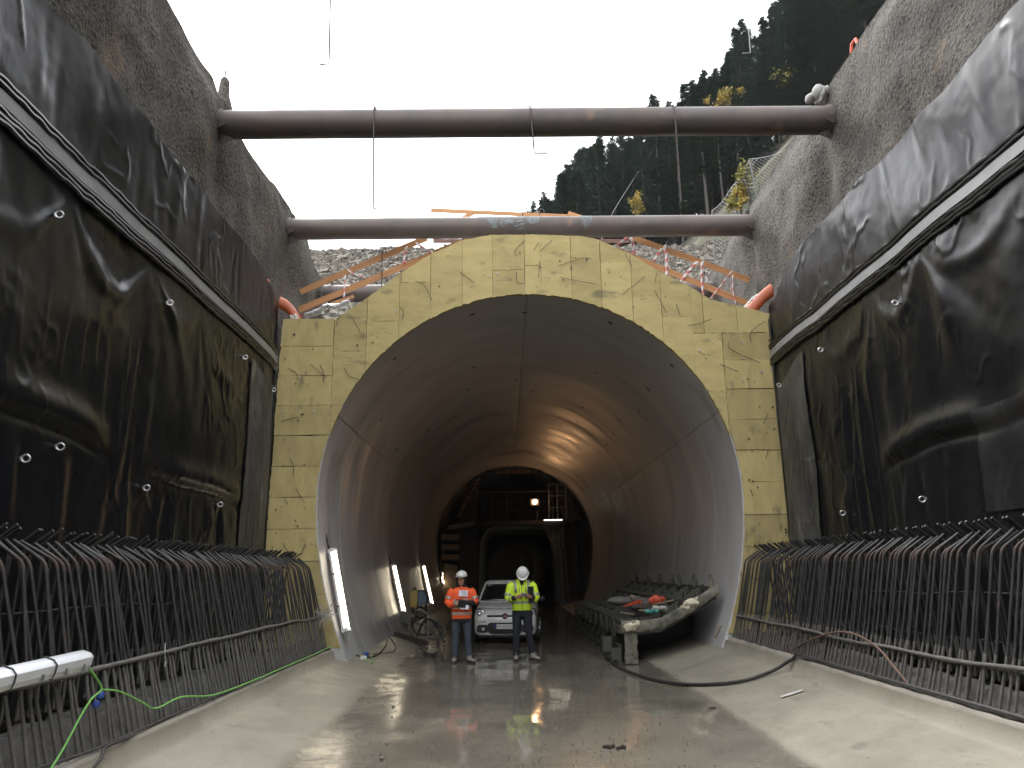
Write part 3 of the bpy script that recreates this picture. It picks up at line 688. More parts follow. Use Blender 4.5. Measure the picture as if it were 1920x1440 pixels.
def bar_row(side):
    s_ = -1 if side == 'l' else 1; rn = random.Random(70 if side == 'l' else 71)
    xk, zk = (-3.22, .42) if side == 'l' else (4.10, .53)
    lab = 'row of bent steel starter bars behind the kerb with the green cable' if side == 'l' else 'row of bent steel starter bars behind the kerb with the thick black hose'
    th = thing('starter_bars', lab, 'rebar', (xk, PY, 0))
    zb = 1.87 if side == 'l' else 1.90
    front, back = [], []
    for k in range(5):
        j = lambda a=.02: rn.uniform(-a, a)
        bend = (s_*(.40+j()), j(), zb+j(.012))
        front.append(bar_mesh([(0, 0, zk-.12), (s_*(.20+j()), j(), 1.03), bend, (s_*(.66+j(.03)), j(.05), zb+.165+j(.02))], rust_at=bend))
        bend = (s_*(.84+j()), j(), zb+.10+j(.02))
        back.append(bar_mesh([(s_*(.90+j()), j(), .6), (s_*(.88+j(.03)), j(), 1.2), bend, (s_*(.60+j(.03)), j(.05), zb+.29+j(.02))], rust_at=bend))
    y = 3.4; i = 0
    while y < 14.83:
        o = link('rebar', front[rn.randrange(5)], th, (0, y-PY, 0)); o.rotation_euler = (rn.uniform(-.02, .02), rn.uniform(-.012, .012), rn.uniform(-.06, .06))
        o = link('rebar', back[rn.randrange(5)], th, (0, y-PY+rn.uniform(.04, .12), 0)); o.rotation_euler = (rn.uniform(-.02, .02), rn.uniform(-.012, .012), rn.uniform(-.04, .04))
        if rn.random() < .10:
            link('rebar', front[rn.randrange(5)], th, (s_*.02, y-PY+.045, 0))
        y += rn.uniform(.092, .145)
    # distribution bars running along
    zm = 1.02 if side == 'l' else .90; xm = xk+s_*(.17 if side == 'l' else .12)
    for (x, z, r, m_) in ((xm, zm, .017, 'rebar_caked'), (xm+s_*.05, zm-.03, .013, 'rebar_caked'), (xk+s_*.86, 1.45, .010, 'rebar'), (xk+s_*.92, .98, .012, 'rebar')):
        ys = np.arange(2.5, 14.8, .12); zz = z+(fbm(ys*.5, ys*0, int(z*100), 3)-.5)*.09
        rr = [r*(1+.5*float(vn(np.array(q*6), np.array(0.), 5))) if m_ == 'rebar_caked' else r for q in ys]
        MB().tube([(x, q, w_) for q, w_ in zip(ys, zz)], rr, 7).build('distribution_bar', MT[m_], th, smooth=60)
    return th
bar_row('l'); bar_row('r')
# wire tangle at the far end of the left row
tg = MB(); rn = random.Random(9); c = onY(607, 1150, 14.4)
for k in range(16):
    P = [c+Vector((rn.gauss(0, .10), rn.gauss(0, .08), rn.gauss(0, .12))) for _ in range(4)]; tg.tube(spline(P, 5), .005, 4)
o = tg.build('wire_tangle', MT['wire_light'], None, org=tuple(c)); tag(o, 'tangle of pale binding wire caught on the last bars by the board wall', 'wire')
# bent rusty rod lying on the right-hand bars
P = [onX(1465, 1226, 4.14), onX(1540, 1192, 4.18), onX(1590, 1186, 4.16), onX(1640, 1210, 4.12), onX(1680, 1255, 4.10), onX(1715, 1298, 4.10)]
o = MB().tube(spline(P, 8), .013, 7).build('bent_rod', MT['rust_rod'], None, org=tuple(P[0])); tag(o, 'arched rusty steel rod leaning over the bars and the black hose', 'rod')

# ================================================================== STEEL STRUTS
def strut(Y, z, r, label, seed, zr=0.0):
    th = thing('strut_pipe', label, 'pipe', (AX, Y, z), 'steel struts across the trench'); rn = random.Random(seed)
    xa, xb = WL-.12, WR+.12; n = 60; P = [(xa+(xb-xa)*i/n, Y, z+zr*(i/n-.5)) for i in range(n+1)]
    MB().tube(P, r, 32).build('pipe', MT['steel_pipe'], th, smooth=50)
    for x, s_ in ((WL+.06, 1), (WR-.06, -1)):
        zz = z+zr*((x-xa)/(xb-xa)-.5)
        MB().tube([(x-.05*s_, Y, zz), (x, Y, zz), (x+.03*s_, Y, zz)], [r+.02, r+.02, r+.015], 24).build('end_collar', MT['steel_pipe'], th)
        for (dy, dz, w_) in ((-.05, r+.06, .10), (-r-.03, -.14, .16), (-.1, -r-.08, .22)):
            poly = [(x, zz+dz-.10), (x+s_*w_, zz+dz), (x, zz+dz+.10)]
            MB().prism(poly, 'y', Y+dy-.008, Y+dy+.008).build('bracket', MT['wire'], th)
    return th, P
s1, _ = strut(12.05, 9.38, .245, 'wide steel strut pipe with three bent hanging wires, in front of the portal', 1)
s2, P2 = strut(16.40, 9.44, .245, 'steel strut pipe just behind the portal crown, splashed with pale mortar', 2)
strut(20.55, 9.42, .24, 'steel strut pipe behind the portal, half hidden by the planks and gravel', 3)
strut(7.70, 9.42, .215, 'steel strut pipe overhead, carrying the two wires against the open sky', 4)
# mortar splashes on strut 2
rn = random.Random(4)
def splash(px0, px1):
    a, b = onY(px0, 410, 16.2).x, onY(px1, 410, 16.2).x; n = 26; R = .249; rows = []
    for i in range(n+1):
        x = a+(b-a)*i/n; e = abs(math.sin(PI*i/n))**.4; lo = math.radians(75-(95+rn.uniform(-25, 30))*e); hi = math.radians(85+25*e)
        rows.append([(x, 16.40-math.cos(t)*R, 9.44+math.sin(t)*R) for t in np.linspace(lo, hi, 7)])
    o = link('mortar_splash', grid_mesh('mortar_splash', np.array(rows), MT['mortar_scale'], org=(AX, 16.40, 9.44)), s2)
splash(893, 1020); splash(1086, 1112)
# bent wires hanging from the struts
def hang(px_top, px_bot, foot, Y, z, label, r=.007, m_='wire'):
    t = onY(*px_top, Y-.235); b = onY(*px_bot, Y-.235); f = onY(*foot, Y-.235); zt = z+.225
    P = [(t.x+.03, Y+.10, zt-.06), (t.x+.015, Y, zt+.03), (t.x, Y-.12, zt), (t.x, Y-.235, z+.1), (t.x*.6+b.x*.4, Y-.24, z*.6+b.z*.4), tuple(b)]
    mb = MB().tube(spline(P, 6)+[f], r, 6); mb.tube([(t.x-.01, Y-.06, zt-.02), (t.x-.02, Y-.03, zt+.12)], r*1.1, 5)
    o = mb.build('hanging_wire', MT[m_], None, org=(t.x, Y, zt)); tag(o, label, 'wire', 'bent wires hung from the struts')
hang((701, 210), (701, 391), (709, 392), 12.05, 9.38, 'long bent wire on the wide strut, its foot lowest against bare sky', .015)
hang((995, 205), (1002, 287), (1027, 287), 12.05, 9.38, 'short bent wire with a long foot near the middle of the wide strut', .015)
hang((1264, 200), (1277, 377), (1288, 378), 12.05, 9.38, 'thick bent wire on the wide strut hanging in front of the trees', .015)
hang((617, -60), (617, 120), (600, 121), 7.70, 9.42, 'thin bent wire from the overhead strut, alone in white sky', .0095)
hang((1396, -60), (1407, 99), (1392, 100), 7.70, 9.42, 'bent wire from the overhead strut in front of the tall spruces', .005, 'wire_light')
# ================================================================== PLANK RAILS OVER THE PORTAL
def plank(parent, a, b, h=.13, t=.03, m_='wood'):
    a, b = Vector(a), Vector(b); mid = (a+b)/2; L_ = (b-a).length; pw = Vector(parent['_w'])
    mb = MB(); nseg = 8
    for i in range(nseg+1):
        x = -L_/2+L_*i/nseg; w_ = random.uniform(-.004, .004)
        mb.v += [(x, -t/2, -h/2+w_), (x, t/2, -h/2+w_), (x, t/2, h/2+w_), (x, -t/2, h/2+w_)]
    for i in range(nseg):
        p = 4*i; q = p+4
        for k in range(4): l = (k+1) % 4; mb.f.append((p+k, p+l, q+l, q+k)); mb.m.append(0)
    mb.f += [(0, 1, 2, 3), (4*nseg+3, 4*nseg+2, 4*nseg+1, 4*nseg)]; mb.m += [0, 0]
    o = link('plank', mb.mesh('plank', MT[m_], smooth=0), parent, mid-pw)
    d = (b-a).normalized(); o.rotation_euler = (0, -math.atan2(d.z, d.x), math.atan2(d.y, math.hypot(d.x, d.z))*0); return o
YR = 17.0
lrail = thing('plank_rail', 'wooden plank guard rail climbing the portal beside the tan planks and clear film', 'rail', onY(700, 545, YR), 'plank rails over the portal')
plank(lrail, onY(563, 547, YR-.1), onY(800, 446, YR-.1), .14); plank(lrail, onY(560, 581, YR-.15), onY(905, 438, YR-.15), .15)
rrail = thing('plank_rail', 'wooden plank guard rail descending the portal, hung with striped tape', 'rail', onY(1250, 510, YR), 'plank rails over the portal')
plank(rrail, onY(1160, 436, YR-.1), onY(1405, 525, YR-.1), .14); plank(rrail, onY(1085, 441, YR-.15), onY(1410, 572, YR-.15), .14)
crail = thing('plank_rail', 'wooden plank rail over the crown, peeking above the mortar-splashed strut', 'rail', onY(950, 400, 18.0), 'plank rails over the portal')
plank(crail, onY(808, 394, 18.0), onY(1090, 407, 18.0), .10); plank(crail, onY(1065, 400, 17.9), onY(1118, 418, 17.9), .12); plank(crail, onY(862, 412, 17.95), onY(890, 398, 17.95), .10)
plank(crail, onY(812, 452, 18.0), onY(905, 452, 18.0), .10, m_='wood_dark'); plank(crail, onY(1085, 452, 18), onY(1180, 452, 18), .1, m_='wood_dark')
for par, L_ in ((lrail, ((716, 470, 526), (868, 420, 470))), (rrail, ((1249, 457, 523), (1110, 415, 460))), (crail, ((1012, 395, 470), (980, 392, 440)))):
    for px, y0, y1 in L_:
        a, b = onY(px, y0, YR-.2), onY(px, y1+35, YR-.2); MB().tube([b, a, a+Vector((.03, 0, .05)), a+Vector((.09, 0, .02)), a+Vector((.11, 0, -.06))], .013, 6).build('post', MT['wire'], par)
# striped barrier tape
def tape(pts, Y, label, w_=.075):
    P = spline([onY(px, py, Y) for px, py in pts], 8); L_ = [0]
    for a, b in zip(P[:-1], P[1:]): L_.append(L_[-1]+(b-a).length)
    mb = MB(); tw = random.uniform(0, 1)
    n = max(4, int(L_[-1]/.05)); pts2 = []
    for i in range(n+1):
        s_ = L_[-1]*i/n; k = max(0, min(len(P)-2, int(np.searchsorted(L_, s_))-1)); t = (s_-L_[k])/max(1e-6, L_[k+1]-L_[k]); pts2.append(P[k].lerp(P[k+1], t))
    for i, p in enumerate(pts2):
        d = (pts2[min(i+1, n)]-pts2[max(i-1, 0)]).normalized(); nrm = Vector((math.sin(tw+i*.05)*.5, -1, 0)).normalized(); x = d.cross(nrm).normalized()*(w_/2)
        sl = d*.03; mb.v += [tuple(p-x-sl), tuple(p+x+sl)]
    for i in range(n): mb.f.append((2*i, 2*i+1, 2*i+3, 2*i+2)); mb.m.append((i//2) % 2)
    o = mb.build('barrier_tape', [MT['tape_white'], MT['tape_red']], None, org=tuple(pts2[0]), fix=False)
    sm = o.modifiers.new('thickness', 'SOLIDIFY'); sm.thickness = .001
    tag(o, label, 'tape', 'striped barrier tape on the plank rails')
YT = YR-.22
tape([(1183, 440), (1165, 455), (1143, 467)], YT, 'striped tape tied where the descending plank meets the strut')
tape([(1182, 445), (1188, 460), (1189, 476)], YT, 'short striped tape dangling at the top of the descending planks')
tape([(1242, 465), (1232, 480), (1226, 490)], YT, 'slanting striped tape ending at the lower descending plank beside the steel post')
tape([(1246, 460), (1250, 485), (1250, 520)], YT, 'striped tape hanging straight down along the steel post')
tape([(1308, 490), (1292, 508), (1274, 532)], YT, 'slanting striped tape between the two descending planks, reaching the boards')
tape([(1317, 490), (1316, 520), (1319, 555)], YT, 'wide striped tape hanging from the upper descending plank to the boards')
tape([(1373, 508), (1352, 535), (1332, 560)], YT, 'thin slanting striped tape near the low end of the descending planks', .04)
tape([(1374, 515), (1375, 550), (1381, 577)], YT, 'thin upright striped tape near the low end of the descending planks', .03)
tape([(762, 462), (759, 480), (757, 495)], YT, 'pale tape hanging between the climbing planks', .06)
tape([(780, 456), (795, 465), (812, 474)], YT, 'faded tape slanting down beside the climbing planks and strut', .05)
tape([(647, 516), (646, 540), (645, 560)], YT, 'narrow pale tape dropping from the climbing plank to the trestle', .04)
tape([(652, 506), (665, 514), (685, 520)], YT, 'short faded tape strung between the two climbing planks', .035)
# trestle, clear film and orange drainage sheets at the portal shoulders
tr = thing('trestle', 'dark brown plank trestle lying on the shoulder under clear film', 'trestle', onY(610, 580, 15.9))
plank(tr, onY(563, 594, 15.8), onY(662, 556, 15.8), .12, m_='wood_dark'); plank(tr, onY(590, 588, 16.0), onY(660, 560, 16.0), .09, m_='wood_dark'); plank(tr, onY(620, 570, 15.7), onY(664, 556, 15.7), .06, m_='wood')
def film(name, pts, r, label, cat, m_, seed, flat=.5):
    rn = random.Random(seed); mb = MB(); P = spline(pts, 6); n = 10; o_ = len(mb.v)
    for i, p in enumerate(P):
        for k in range(n):
            a = 2*PI*k/n; rr = r*(1+rn.uniform(-.35, .35)); mb.v.append(tuple(p+Vector((.0, math.cos(a)*rr, math.sin(a)*rr*flat))))
    for i in range(len(P)-1):
        for k in range(n): l = (k+1) % n; mb.f.append((i*n+k, i*n+l, (i+1)*n+l, (i+1)*n+k)); mb.m.append(0)
    mb.f += [tuple(range(n)), tuple((len(P)-1)*n+k for k in range(n))]; mb.m += [0, 0]
    o = mb.build(name, MT[m_], None, org=tuple(pts[0]), smooth=70); tag(o, label, cat)
film('plastic_film', [onY(572, 592, 15.4), onY(600, 583, 15.4), onY(612, 574, 15.4), onY(630, 576, 15.4), onY(655, 566, 15.4)], .11, 'crumpled clear plastic film draped over the shoulder of the portal', 'film', 'clear_film', 1)
film('white_rag', [onY(546, 597, 15.1), onY(558, 597, 15.1)], .09, 'small white rag on the portal corner beside the orange pipe sheet', 'rag', 'white_cloth', 2, .8)
film('white_rag', [onY(1393, 583, 15.2), onY(1405, 570, 15.2), onY(1418, 557, 15.2)], .08, 'white fleece scrap tucked behind the orange sheet on the portal shoulder', 'rag', 'white_cloth', 3, .8)
film('white_fleece', [onX(1480, 497, 5.50), onX(1492, 480, 5.5), onX(1512, 462, 5.5)], .12, 'white fleece showing behind the hem of the black sheet above the strut end', 'fleece', 'white_cloth', 4, .6)
def orange(pts, w_, label, r0=.0):
    P = spline(pts, 8); V = []
    for i, p in enumerate(P):
        row = []
        for dy_, dz_ in ((0, -.24), (-.01, -.12), (0, -.02), (.08, .04), (.3, .05), (.7, 0), (w_, -.08)): row.append((p.x, p.y+dy_*(1 if dy_ < .5 else w_), p.z+dz_))
        V.append(row)
    me = grid_mesh('orange_sheet', np.array(V), MT['orange_sheet'], org=tuple(pts[0])); o = link('orange_sheet', me, None, pts[0])
    sm = o.modifiers.new('thickness', 'SOLIDIFY'); sm.thickness = .03; tag(o, label, 'sheet', 'orange drainage sheets at the portal shoulders')
orange([onY(524, 557, 15.05), onY(538, 565, 15.05), onY(550, 580, 15.05), onY(555, 598, 15.05)], 1.2, 'curled orange sheet at the portal corner near the clear film')
orange([onY(1448, 535, 15.05), onY(1432, 548, 15.05), onY(1415, 566, 15.05), onY(1398, 584, 15.05)], 1.2, 'straight orange sheet slanting down to the portal corner near striped tape')
orange([onX(467, 497, XL-.06), onX(480, 508, XL-.06), onX(496, 522, XL-.06)], .25, 'orange sheet edge peeping above the black hem near the portal')
# plank of edge trim round the board outline is left bare in the photograph
# ================================================================== BASE UNDER THE TRENCH
def floor_z(x): return float(np.interp(x, [p[0] for p in prof], [p[1] for p in prof]))
def onF(px, py, dz=0.0):
    z = 0.0
    for _ in range(12): p = onZ(px, py, z+dz); z = .5*z+.5*floor_z(p.x)
    return p
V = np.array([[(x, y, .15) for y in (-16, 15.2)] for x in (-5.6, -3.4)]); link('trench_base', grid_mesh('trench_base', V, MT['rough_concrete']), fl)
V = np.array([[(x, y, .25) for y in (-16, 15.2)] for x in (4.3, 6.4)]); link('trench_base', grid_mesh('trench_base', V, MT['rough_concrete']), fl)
mb = MB().box((.45, -16.2, 4.6), (11.5, .3, 10)); o = mb.build('shotcrete_wall', MT['shotcrete']); tag(o, 'sprayed concrete wall closing the far end of the trench, facing the portal', 'wall')

# ================================================================== LAMPS ON THE LINING
def tube_lamp(Y, z0, z1, yb, label, w_=.055):
    """tubular lamp leaning on the left lining from height z0 up to z1"""
    P = []
    for z in np.linspace(z0, z1, 3): P.append(Vector((AX-hw(z)+.10, Y+(yb-Y)*(z1-z)/(z1-z0), z)))
    a, b = P[0], P[-1]; a.x += .02; b.x += .02; d = (b-a).normalized(); n_ = Vector((1, -.55, 0)).normalized()
    th = thing('tube_lamp', label, 'lamp', tuple(a), 'tube lamps on the lining')
    MB().beam(a-n_*.03, b-n_*.03, .13, .05, up=n_).build('housing', MT['batten_white'], th)
    MB().tube([a+d*.03+n_*.02, b-d*.03+n_*.02], w_, 10).build('glowing_tube', MT['tube_glow'], th)
    for p, e in ((a, 1), (b, -1)): MB().beam(p-d*.02*e, p+d*.05*e, .15, .12, up=n_).build('end_cap', MT['batten_white'], th)
    for t in (.3, .7): p = a.lerp(b, t); MB().beam(p-d*.008, p+d*.008, .16, .14, up=n_).build('clip', MT['wire'], th)
    MB().beam(b+n_*-.08, b+d*.35-n_*.10, .02, .02).build('hanger', MT['wire'], th)
    return a, b
l1a, l1b = tube_lamp(15.55, .72, 2.22, 15.25, 'bright tube lamp leaning at the tunnel mouth, with the green cables at its foot')
l2a, l2b = tube_lamp(23.8, .62, 2.0, 23.4, 'bright tube lamp on the lining in front of the yellow and blue box')
tube_lamp(32.5, .55, 2.05, 31.9, 'bright tube lamp on the lining between the yellow-blue box and the orange worker')
tube_lamp(41.2, 1.2, 1.75, 40.2, 'short glowing lamp on the lining beside the dark gantry')

# ================================================================== BATTEN LAMP ON THE BARS (unlit)
a, b = onX(-60, 1288, -3.22), onX(160, 1236, -3.22); d = (b-a).normalized(); ax = Vector((1, 0, 0)); up = Vector((.35, 0, .94)).normalized()
bt = thing('batten_lamp', 'white weatherproof batten lamp tied on top of the starter bars', 'lamp', tuple(b))
mb = MB(); L_ = (b-a).length; sx_ = d.cross(up).normalized(); u2 = sx_.cross(d)
def sect(p, s_, pts): return [tuple(p+sx_*x*s_+u2*z*s_) for x, z in pts]
body = [(-.065, -.05), (.065, -.05), (.072, -.01), (-.072, -.01)]; lens = [(-.07, -.008), (.07, -.008), (.062, .045), (.03, .066), (-.03, .066), (-.062, .045)]
for pts, nm, m_ in ((body, 'housing', 'batten_white'), (lens, 'lens', 'lens_white')):
    mb = MB(); secs = [(a, .93), (a+d*.02, 1), (b-d*.05, 1), (b-d*.012, .93), (b, .75)]; k = len(pts)
    for p, s_ in secs: mb.v += sect(p, s_, pts)
    for i in range(len(secs)-1):
        for q in range(k): l = (q+1) % k; mb.f.append((i*k+q, i*k+l, (i+1)*k+l, (i+1)*k+q)); mb.m.append(0)
    mb.f += [tuple(range(k)), tuple((len(secs)-1)*k+q for q in range(k))]; mb.m += [0, 0]; mb.build(nm, MT[m_], bt, smooth=45)
for t in (.60, .25):
    p = a.lerp(b, t); mb = MB().tube([p+sx_*x*1.06+u2*z*1.06 for x, z in [(-.072, -.05), (.072, -.05), (.074, 0), (.064, .047), (.031, .068), (-.031, .068), (-.064, .047), (-.074, 0)]], .006, 5, closed=True); mb.build('tie_strap', MT['cable_black'], bt)
for t in (.5, .72, .9):
    p = a.lerp(b, t)+u2*-.02+sx_*.074; MB().box(p, (.012, .03, .05)).build('latch', MT['galv'], bt)

# ================================================================== CABLES
def cable(pts, r, label, m_, n=6, cat='cable', name='cable', seg=8):
    P = spline(pts, seg)
    for p in P:                                                        # cables lie on top of the kerbs
        if abs(p.x+3.21) < .06 and p.y < 14.9: p.z = max(p.z, .44+r)
        if abs(p.x-4.09) < .05 and p.y < 14.9: p.z = max(p.z, .545+r)
    o = MB().tube(P, r, n).build(name, MT[m_], None, org=tuple(pts[0]), smooth=80); tag(o, label, cat); return o
KX = -3.20
g0 = [onX(162, 1248, KX-.02), onX(178, 1268, KX), onX(190, 1292, KX)]
cable(g0+[onX(172, 1310, KX+.02), onX(150, 1345, KX+.02), onX(118, 1405, KX+.03), onX(80, 1465, KX+.03)], .0085, 'bright green cable dropping from the white batten lamp over the kerb', 'cable_green')
cable([onX(190, 1293, KX), onX(225, 1297, KX), onX(265, 1316, KX), onX(293, 1328, KX), onX(340, 1307, KX), onX(400, 1303, KX+.02), onX(470, 1278, KX+.01), onX(540, 1248, KX+.01), onX(600, 1222, KX), onX(632, 1207, KX)], .0085, 'bright green cable running along the kerb top towards the tunnel mouth', 'cable_green')
cable([l1a+Vector((.03, -.05, -.05)), onF(648, 1195, .1), onF(668, 1212, .05), onF(684, 1222, .04)], .009, 'green cable hanging from the tube lamp foot to the blue plug', 'cable_green')
cable([onX(632, 1207, KX), onF(660, 1217, .02), onF(678, 1232, .02), onF(697, 1243, .02), onF(700, 1236, .02), onF(692, 1228, .03)], .008, 'green cable looping round the white connector on the slope', 'cable_green')
cable([onX(60, 1445, KX-.01), onX(200, 1398, KX-.01), onX(330, 1345, KX-.02), onX(430, 1302, KX-.02), onX(540, 1252, KX-.02), onX(620, 1218, KX-.02)], .013, 'dark cable lying on the kerb below the green one', 'cable_black')
cable([onX(255, 1378, KX-.01), onX(225, 1392, KX+.03), onF(200, 1412, .02), onF(172, 1442, .02), onF(150, 1470, .02)], .012, 'dark cable end falling from the kerb onto the concrete slope', 'cable_black')
cable([onX(405, 1220, KX-.10), onX(418, 1252, KX-.05), onX(412, 1290, KX-.02), onX(400, 1315, KX)], .006, 'thin dark wire loop hanging in front of the starter bars', 'cable_black')
cable([onF(638, 1215, .02), onF(665, 1228, .02), onF(700, 1231, .02), onF(722, 1212, .02), onF(728, 1192, .02), onF(735, 1182, .02)], .014, 'black cable from the blue plug up the slope to the dark stake', 'cable_black')
cable([onF(700, 1226, .02), onF(735, 1222, .02), onF(742, 1212, .02), onF(735, 1200, .02), onF(730, 1192, .02), onF(760, 1193, .02), onF(790, 1200, .02)], .010, 'thin dark cable loop on the slope behind the blue plug', 'cable_black')
pl = onF(686, 1226, .035)
th = thing('blue_plug', 'blue industrial plug lying on the slope among the green cables', 'plug', tuple(pl))
MB().tube([pl+Vector((-.05, .10, .02)), pl+Vector((-.01, .02, .0)), pl+Vector((.0, -.0, 0))], [.025, .03, .045], 12).build('body', MT['plug_blue'], th); MB().tube([pl, pl+Vector((.03, -.08, .005)), pl+Vector((.05, -.14, 0))], [.05, .048, .03], 12).build('socket', MT['plug_blue'], th)
MB().tube([pl+Vector((.012, -.03, .0)), pl+Vector((.016, -.04, .0))], .053, 12).build('ring', MT['plug_white'], th)
pw = onF(681, 1233, .03); th = thing('junction_box', 'small white connector box beside the blue plug on the slope', 'connector', tuple(pw))
MB().box(pw, (.11, .08, .06), Matrix.Rotation(.5, 3, 'Z')).build('body', MT['plug_white'], th); MB().tube([pw+Vector((.03, -.05, .0)), pw+Vector((.05, -.09, -.005))], .018, 8).build('cable_gland', MT['plug_white'], th)
# black hose on the right
KR = 4.08
hose = [onF(1128, 1205, .03), onF(1135, 1228, .03), onF(1160, 1250, .03), onF(1205, 1268, .03), onF(1265, 1281, .03), onF(1330, 1283, .03), onF(1395, 1276, .03), onF(1450, 1257, .05), onX(1500, 1233, KR), onX(1560, 1262, KR+.01), onX(1650, 1284, KR+.01), onX(1740, 1306, KR+.01), onX(1840, 1332, KR+.01), onX(1990, 1376, KR+.01)]
cable(hose, .024, 'thick black hose curving from the steel form across the slope and along the kerb', 'cable_black', 9, 'hose', 'hose')
cable([onX(1500, 1236, KR-.01), onX(1580, 1266, KR+.02), onX(1680, 1290, KR+.02), onX(1800, 1324, KR+.02), onX(1990, 1370, KR+.02)], .015, 'second black cable twisted along the kerb beside the thick hose', 'cable_black')
cable([onX(1487, 1218, KR+.02), onX(1505, 1228, KR), onX(1520, 1240, KR), onX(1510, 1250, KR-.02)], .006, 'thin black wire end curling over the kerb by the hose', 'cable_black')
cable([onX(1400, 1217, KR), onX(1407, 1206, KR-.02), onX(1418, 1207, KR-.03), onX(1426, 1216, KR)], .006, 'tiny dark wire arch standing on the kerb near the tunnel foot', 'cable_black')
cable([onX(1625, 1228, KR+.03), onX(1640, 1250, KR), onX(1643, 1278, KR)], .005, 'thin dark wire hanging under the arched rusty rod', 'cable_black')
cable([onX(310, 1206, KX-.05), onX(309, 1225, KX-.03), onX(311, 1240, KX-.03), onX(308, 1250, KX)], .005, 'short pale wire hooked upright on the starter bars', 'wire_light')
for px, py, wd in ((188, 1309, 'upright blue plastic cap among the starter bars just under the green cable'), (180, 1326, 'blue plastic cap on the rough shelf below the other blue cap')):
    c = onX(px, py, -3.30); th = tag(MB().tube([c, c+Vector((0, 0, .03)), c+Vector((0, 0, .05))], [.028, .03, .018], 10).build('bar_cap', MT['plug_blue'], None, org=tuple(c)), wd, 'cap', 'blue caps between the bars')
# dark stake
p = onF(733, 1180); o = MB().beam(p+Vector((-.1, .1, 0)), p+Vector((-.15, .15, .32)), .09, .03).build('stake', MT['debris_dark'], None, org=tuple(p)); tag(o, 'short dark wooden stake wedged on the slope by the lining', 'stake')
p1, p2 = onF(742, 1188, .06), onF(800, 1207, .05); o = MB().beam(p1, p2, .12, .10).build('timber', MT['debris_dark'], None, org=tuple(p1)); tag(o, 'dark timber lying on the slope in front of the hose pile', 'timber')

# ================================================================== BOX, HOSES AND JUNK ALONG THE LEFT LINING
c = Vector((-2.72, 24.8, .95)); th = thing('welding_set', 'yellow and blue machine box standing against the lining behind a tube lamp', 'machine', (c.x, c.y, .1))
mb = MB(); poly = [(-.21, -.20), (.02, -.20), (.03, .30), (-.20, .28)]; mb.prism([(c.x+x, c.z+z) for x, z in poly], 'y', c.y-.3, c.y+.35); o = mb.build('yellow_side', MT['box_yellow'], th); o.modifiers.new('b', 'BEVEL').width = .02
mb = MB(); poly = [(.02, -.18), (.29, -.12), (.31, .13), (.19, .29), (.04, .31)]; mb.prism([(c.x+x, c.z+z) for x, z in poly], 'y', c.y-.28, c.y+.33); o = mb.build('blue_side', MT['box_blue'], th); o.modifiers.new('b', 'BEVEL').width = .02
for dx in (-.17, .25):
    for dy in (-.22, .25): MB().beam((c.x+dx, c.y+dy, .05), (c.x+dx, c.y+dy, c.z-.14), .04, .04).build('leg', MT['wire'], th)
MB().tube([(c.x-.1, c.y-.3, c.z+.29), (c.x-.1, c.y-.3, c.z+.37), (c.x-.1, c.y+.3, c.z+.37), (c.x-.1, c.y+.3, c.z+.29)], .015, 6).build('handle', MT['wire'], th)
b2 = l2a+Vector((.12, -.15, -.10)); o = MB().box(b2, (.42, .3, .28), Matrix.Rotation(.35, 3, 'Y')).build('switch_box', MT['gantry_light'], None, org=tuple(b2)); tag(o, 'pale grey switch box at the foot of the second tube lamp', 'box')
o.modifiers.new('b', 'BEVEL').width = .015
def coil(c, r, n, tilt, rr, label, m_, az=0.0, cat='hose'):
    mb = MB(); P = []; rn = random.Random(int(c[0]*100)+n); R = Matrix.Rotation(az, 3, 'Z') @ Matrix.Rotation(tilt, 3, 'X')
    for i in range(n*20):
        a = 2*PI*i/20; q = r*(1+.06*math.sin(i*.7)+rn.uniform(-.015, .015)); P.append(Vector(c)+R @ Vector((q*math.cos(a), q*math.sin(a), rn.uniform(-.03, .03)+i*.0012)))
    o = mb.tube(P, rr, 7).build('hose_coil', MT[m_], None, org=tuple(c)); tag(o, label, cat)
coil((-2.62, 24.5, .58), .17, 4, 1.35, .02, 'dark hose coil hung under the yellow and blue box', 'cable_black', .4)
coil((-1.80, 20.8, .27), .24, 3, .75, .022, 'pale grey hose coil leaning on the junk behind the orange worker', 'cable_grey', -.2)
rn = random.Random(33)
labs = ['black hose sagging from the switch box down the slope', 'dark hose looping from the switch box to the pale coil', 'thin dark hose trailing on the slope under the switch box', 'greenish hose lying behind the dark timber', 'black hose running along the floor edge towards the gantry', 'dark hose arching over the pile beside the pale coil']
ends = [((-2.75, 23.4, .62), (-2.55, 22.3, .25), (-2.2, 21.2, .2), (-1.9, 20.6, .25)), ((-2.6, 23.3, .7), (-2.35, 22.6, .75), (-2.0, 21.6, .6), (-1.75, 20.8, .5)), ((-2.7, 23.3, .5), (-2.6, 21.8, .3), (-2.35, 20.6, .15), (-2.1, 19.8, .06)), ((-2.5, 22.6, .4), (-2.1, 21.9, .35), (-1.95, 21.0, .3), (-1.6, 20.3, .12)), ((-1.7, 20.2, .05), (-1.9, 23, .05), (-1.8, 27, .05), (-2.0, 33, .06)), ((-2.4, 21.9, .12), (-2.15, 21.3, .55), (-1.85, 20.9, .5), (-1.55, 20.4, .06))]
for (P, lb) in zip(ends, labs): cable([Vector(p) for p in P], .028, lb, 'cable_black' if 'green' not in lb else 'cable_grey', 7, 'hose', 'hose')
mb = MB(); c = onF(808, 1232)
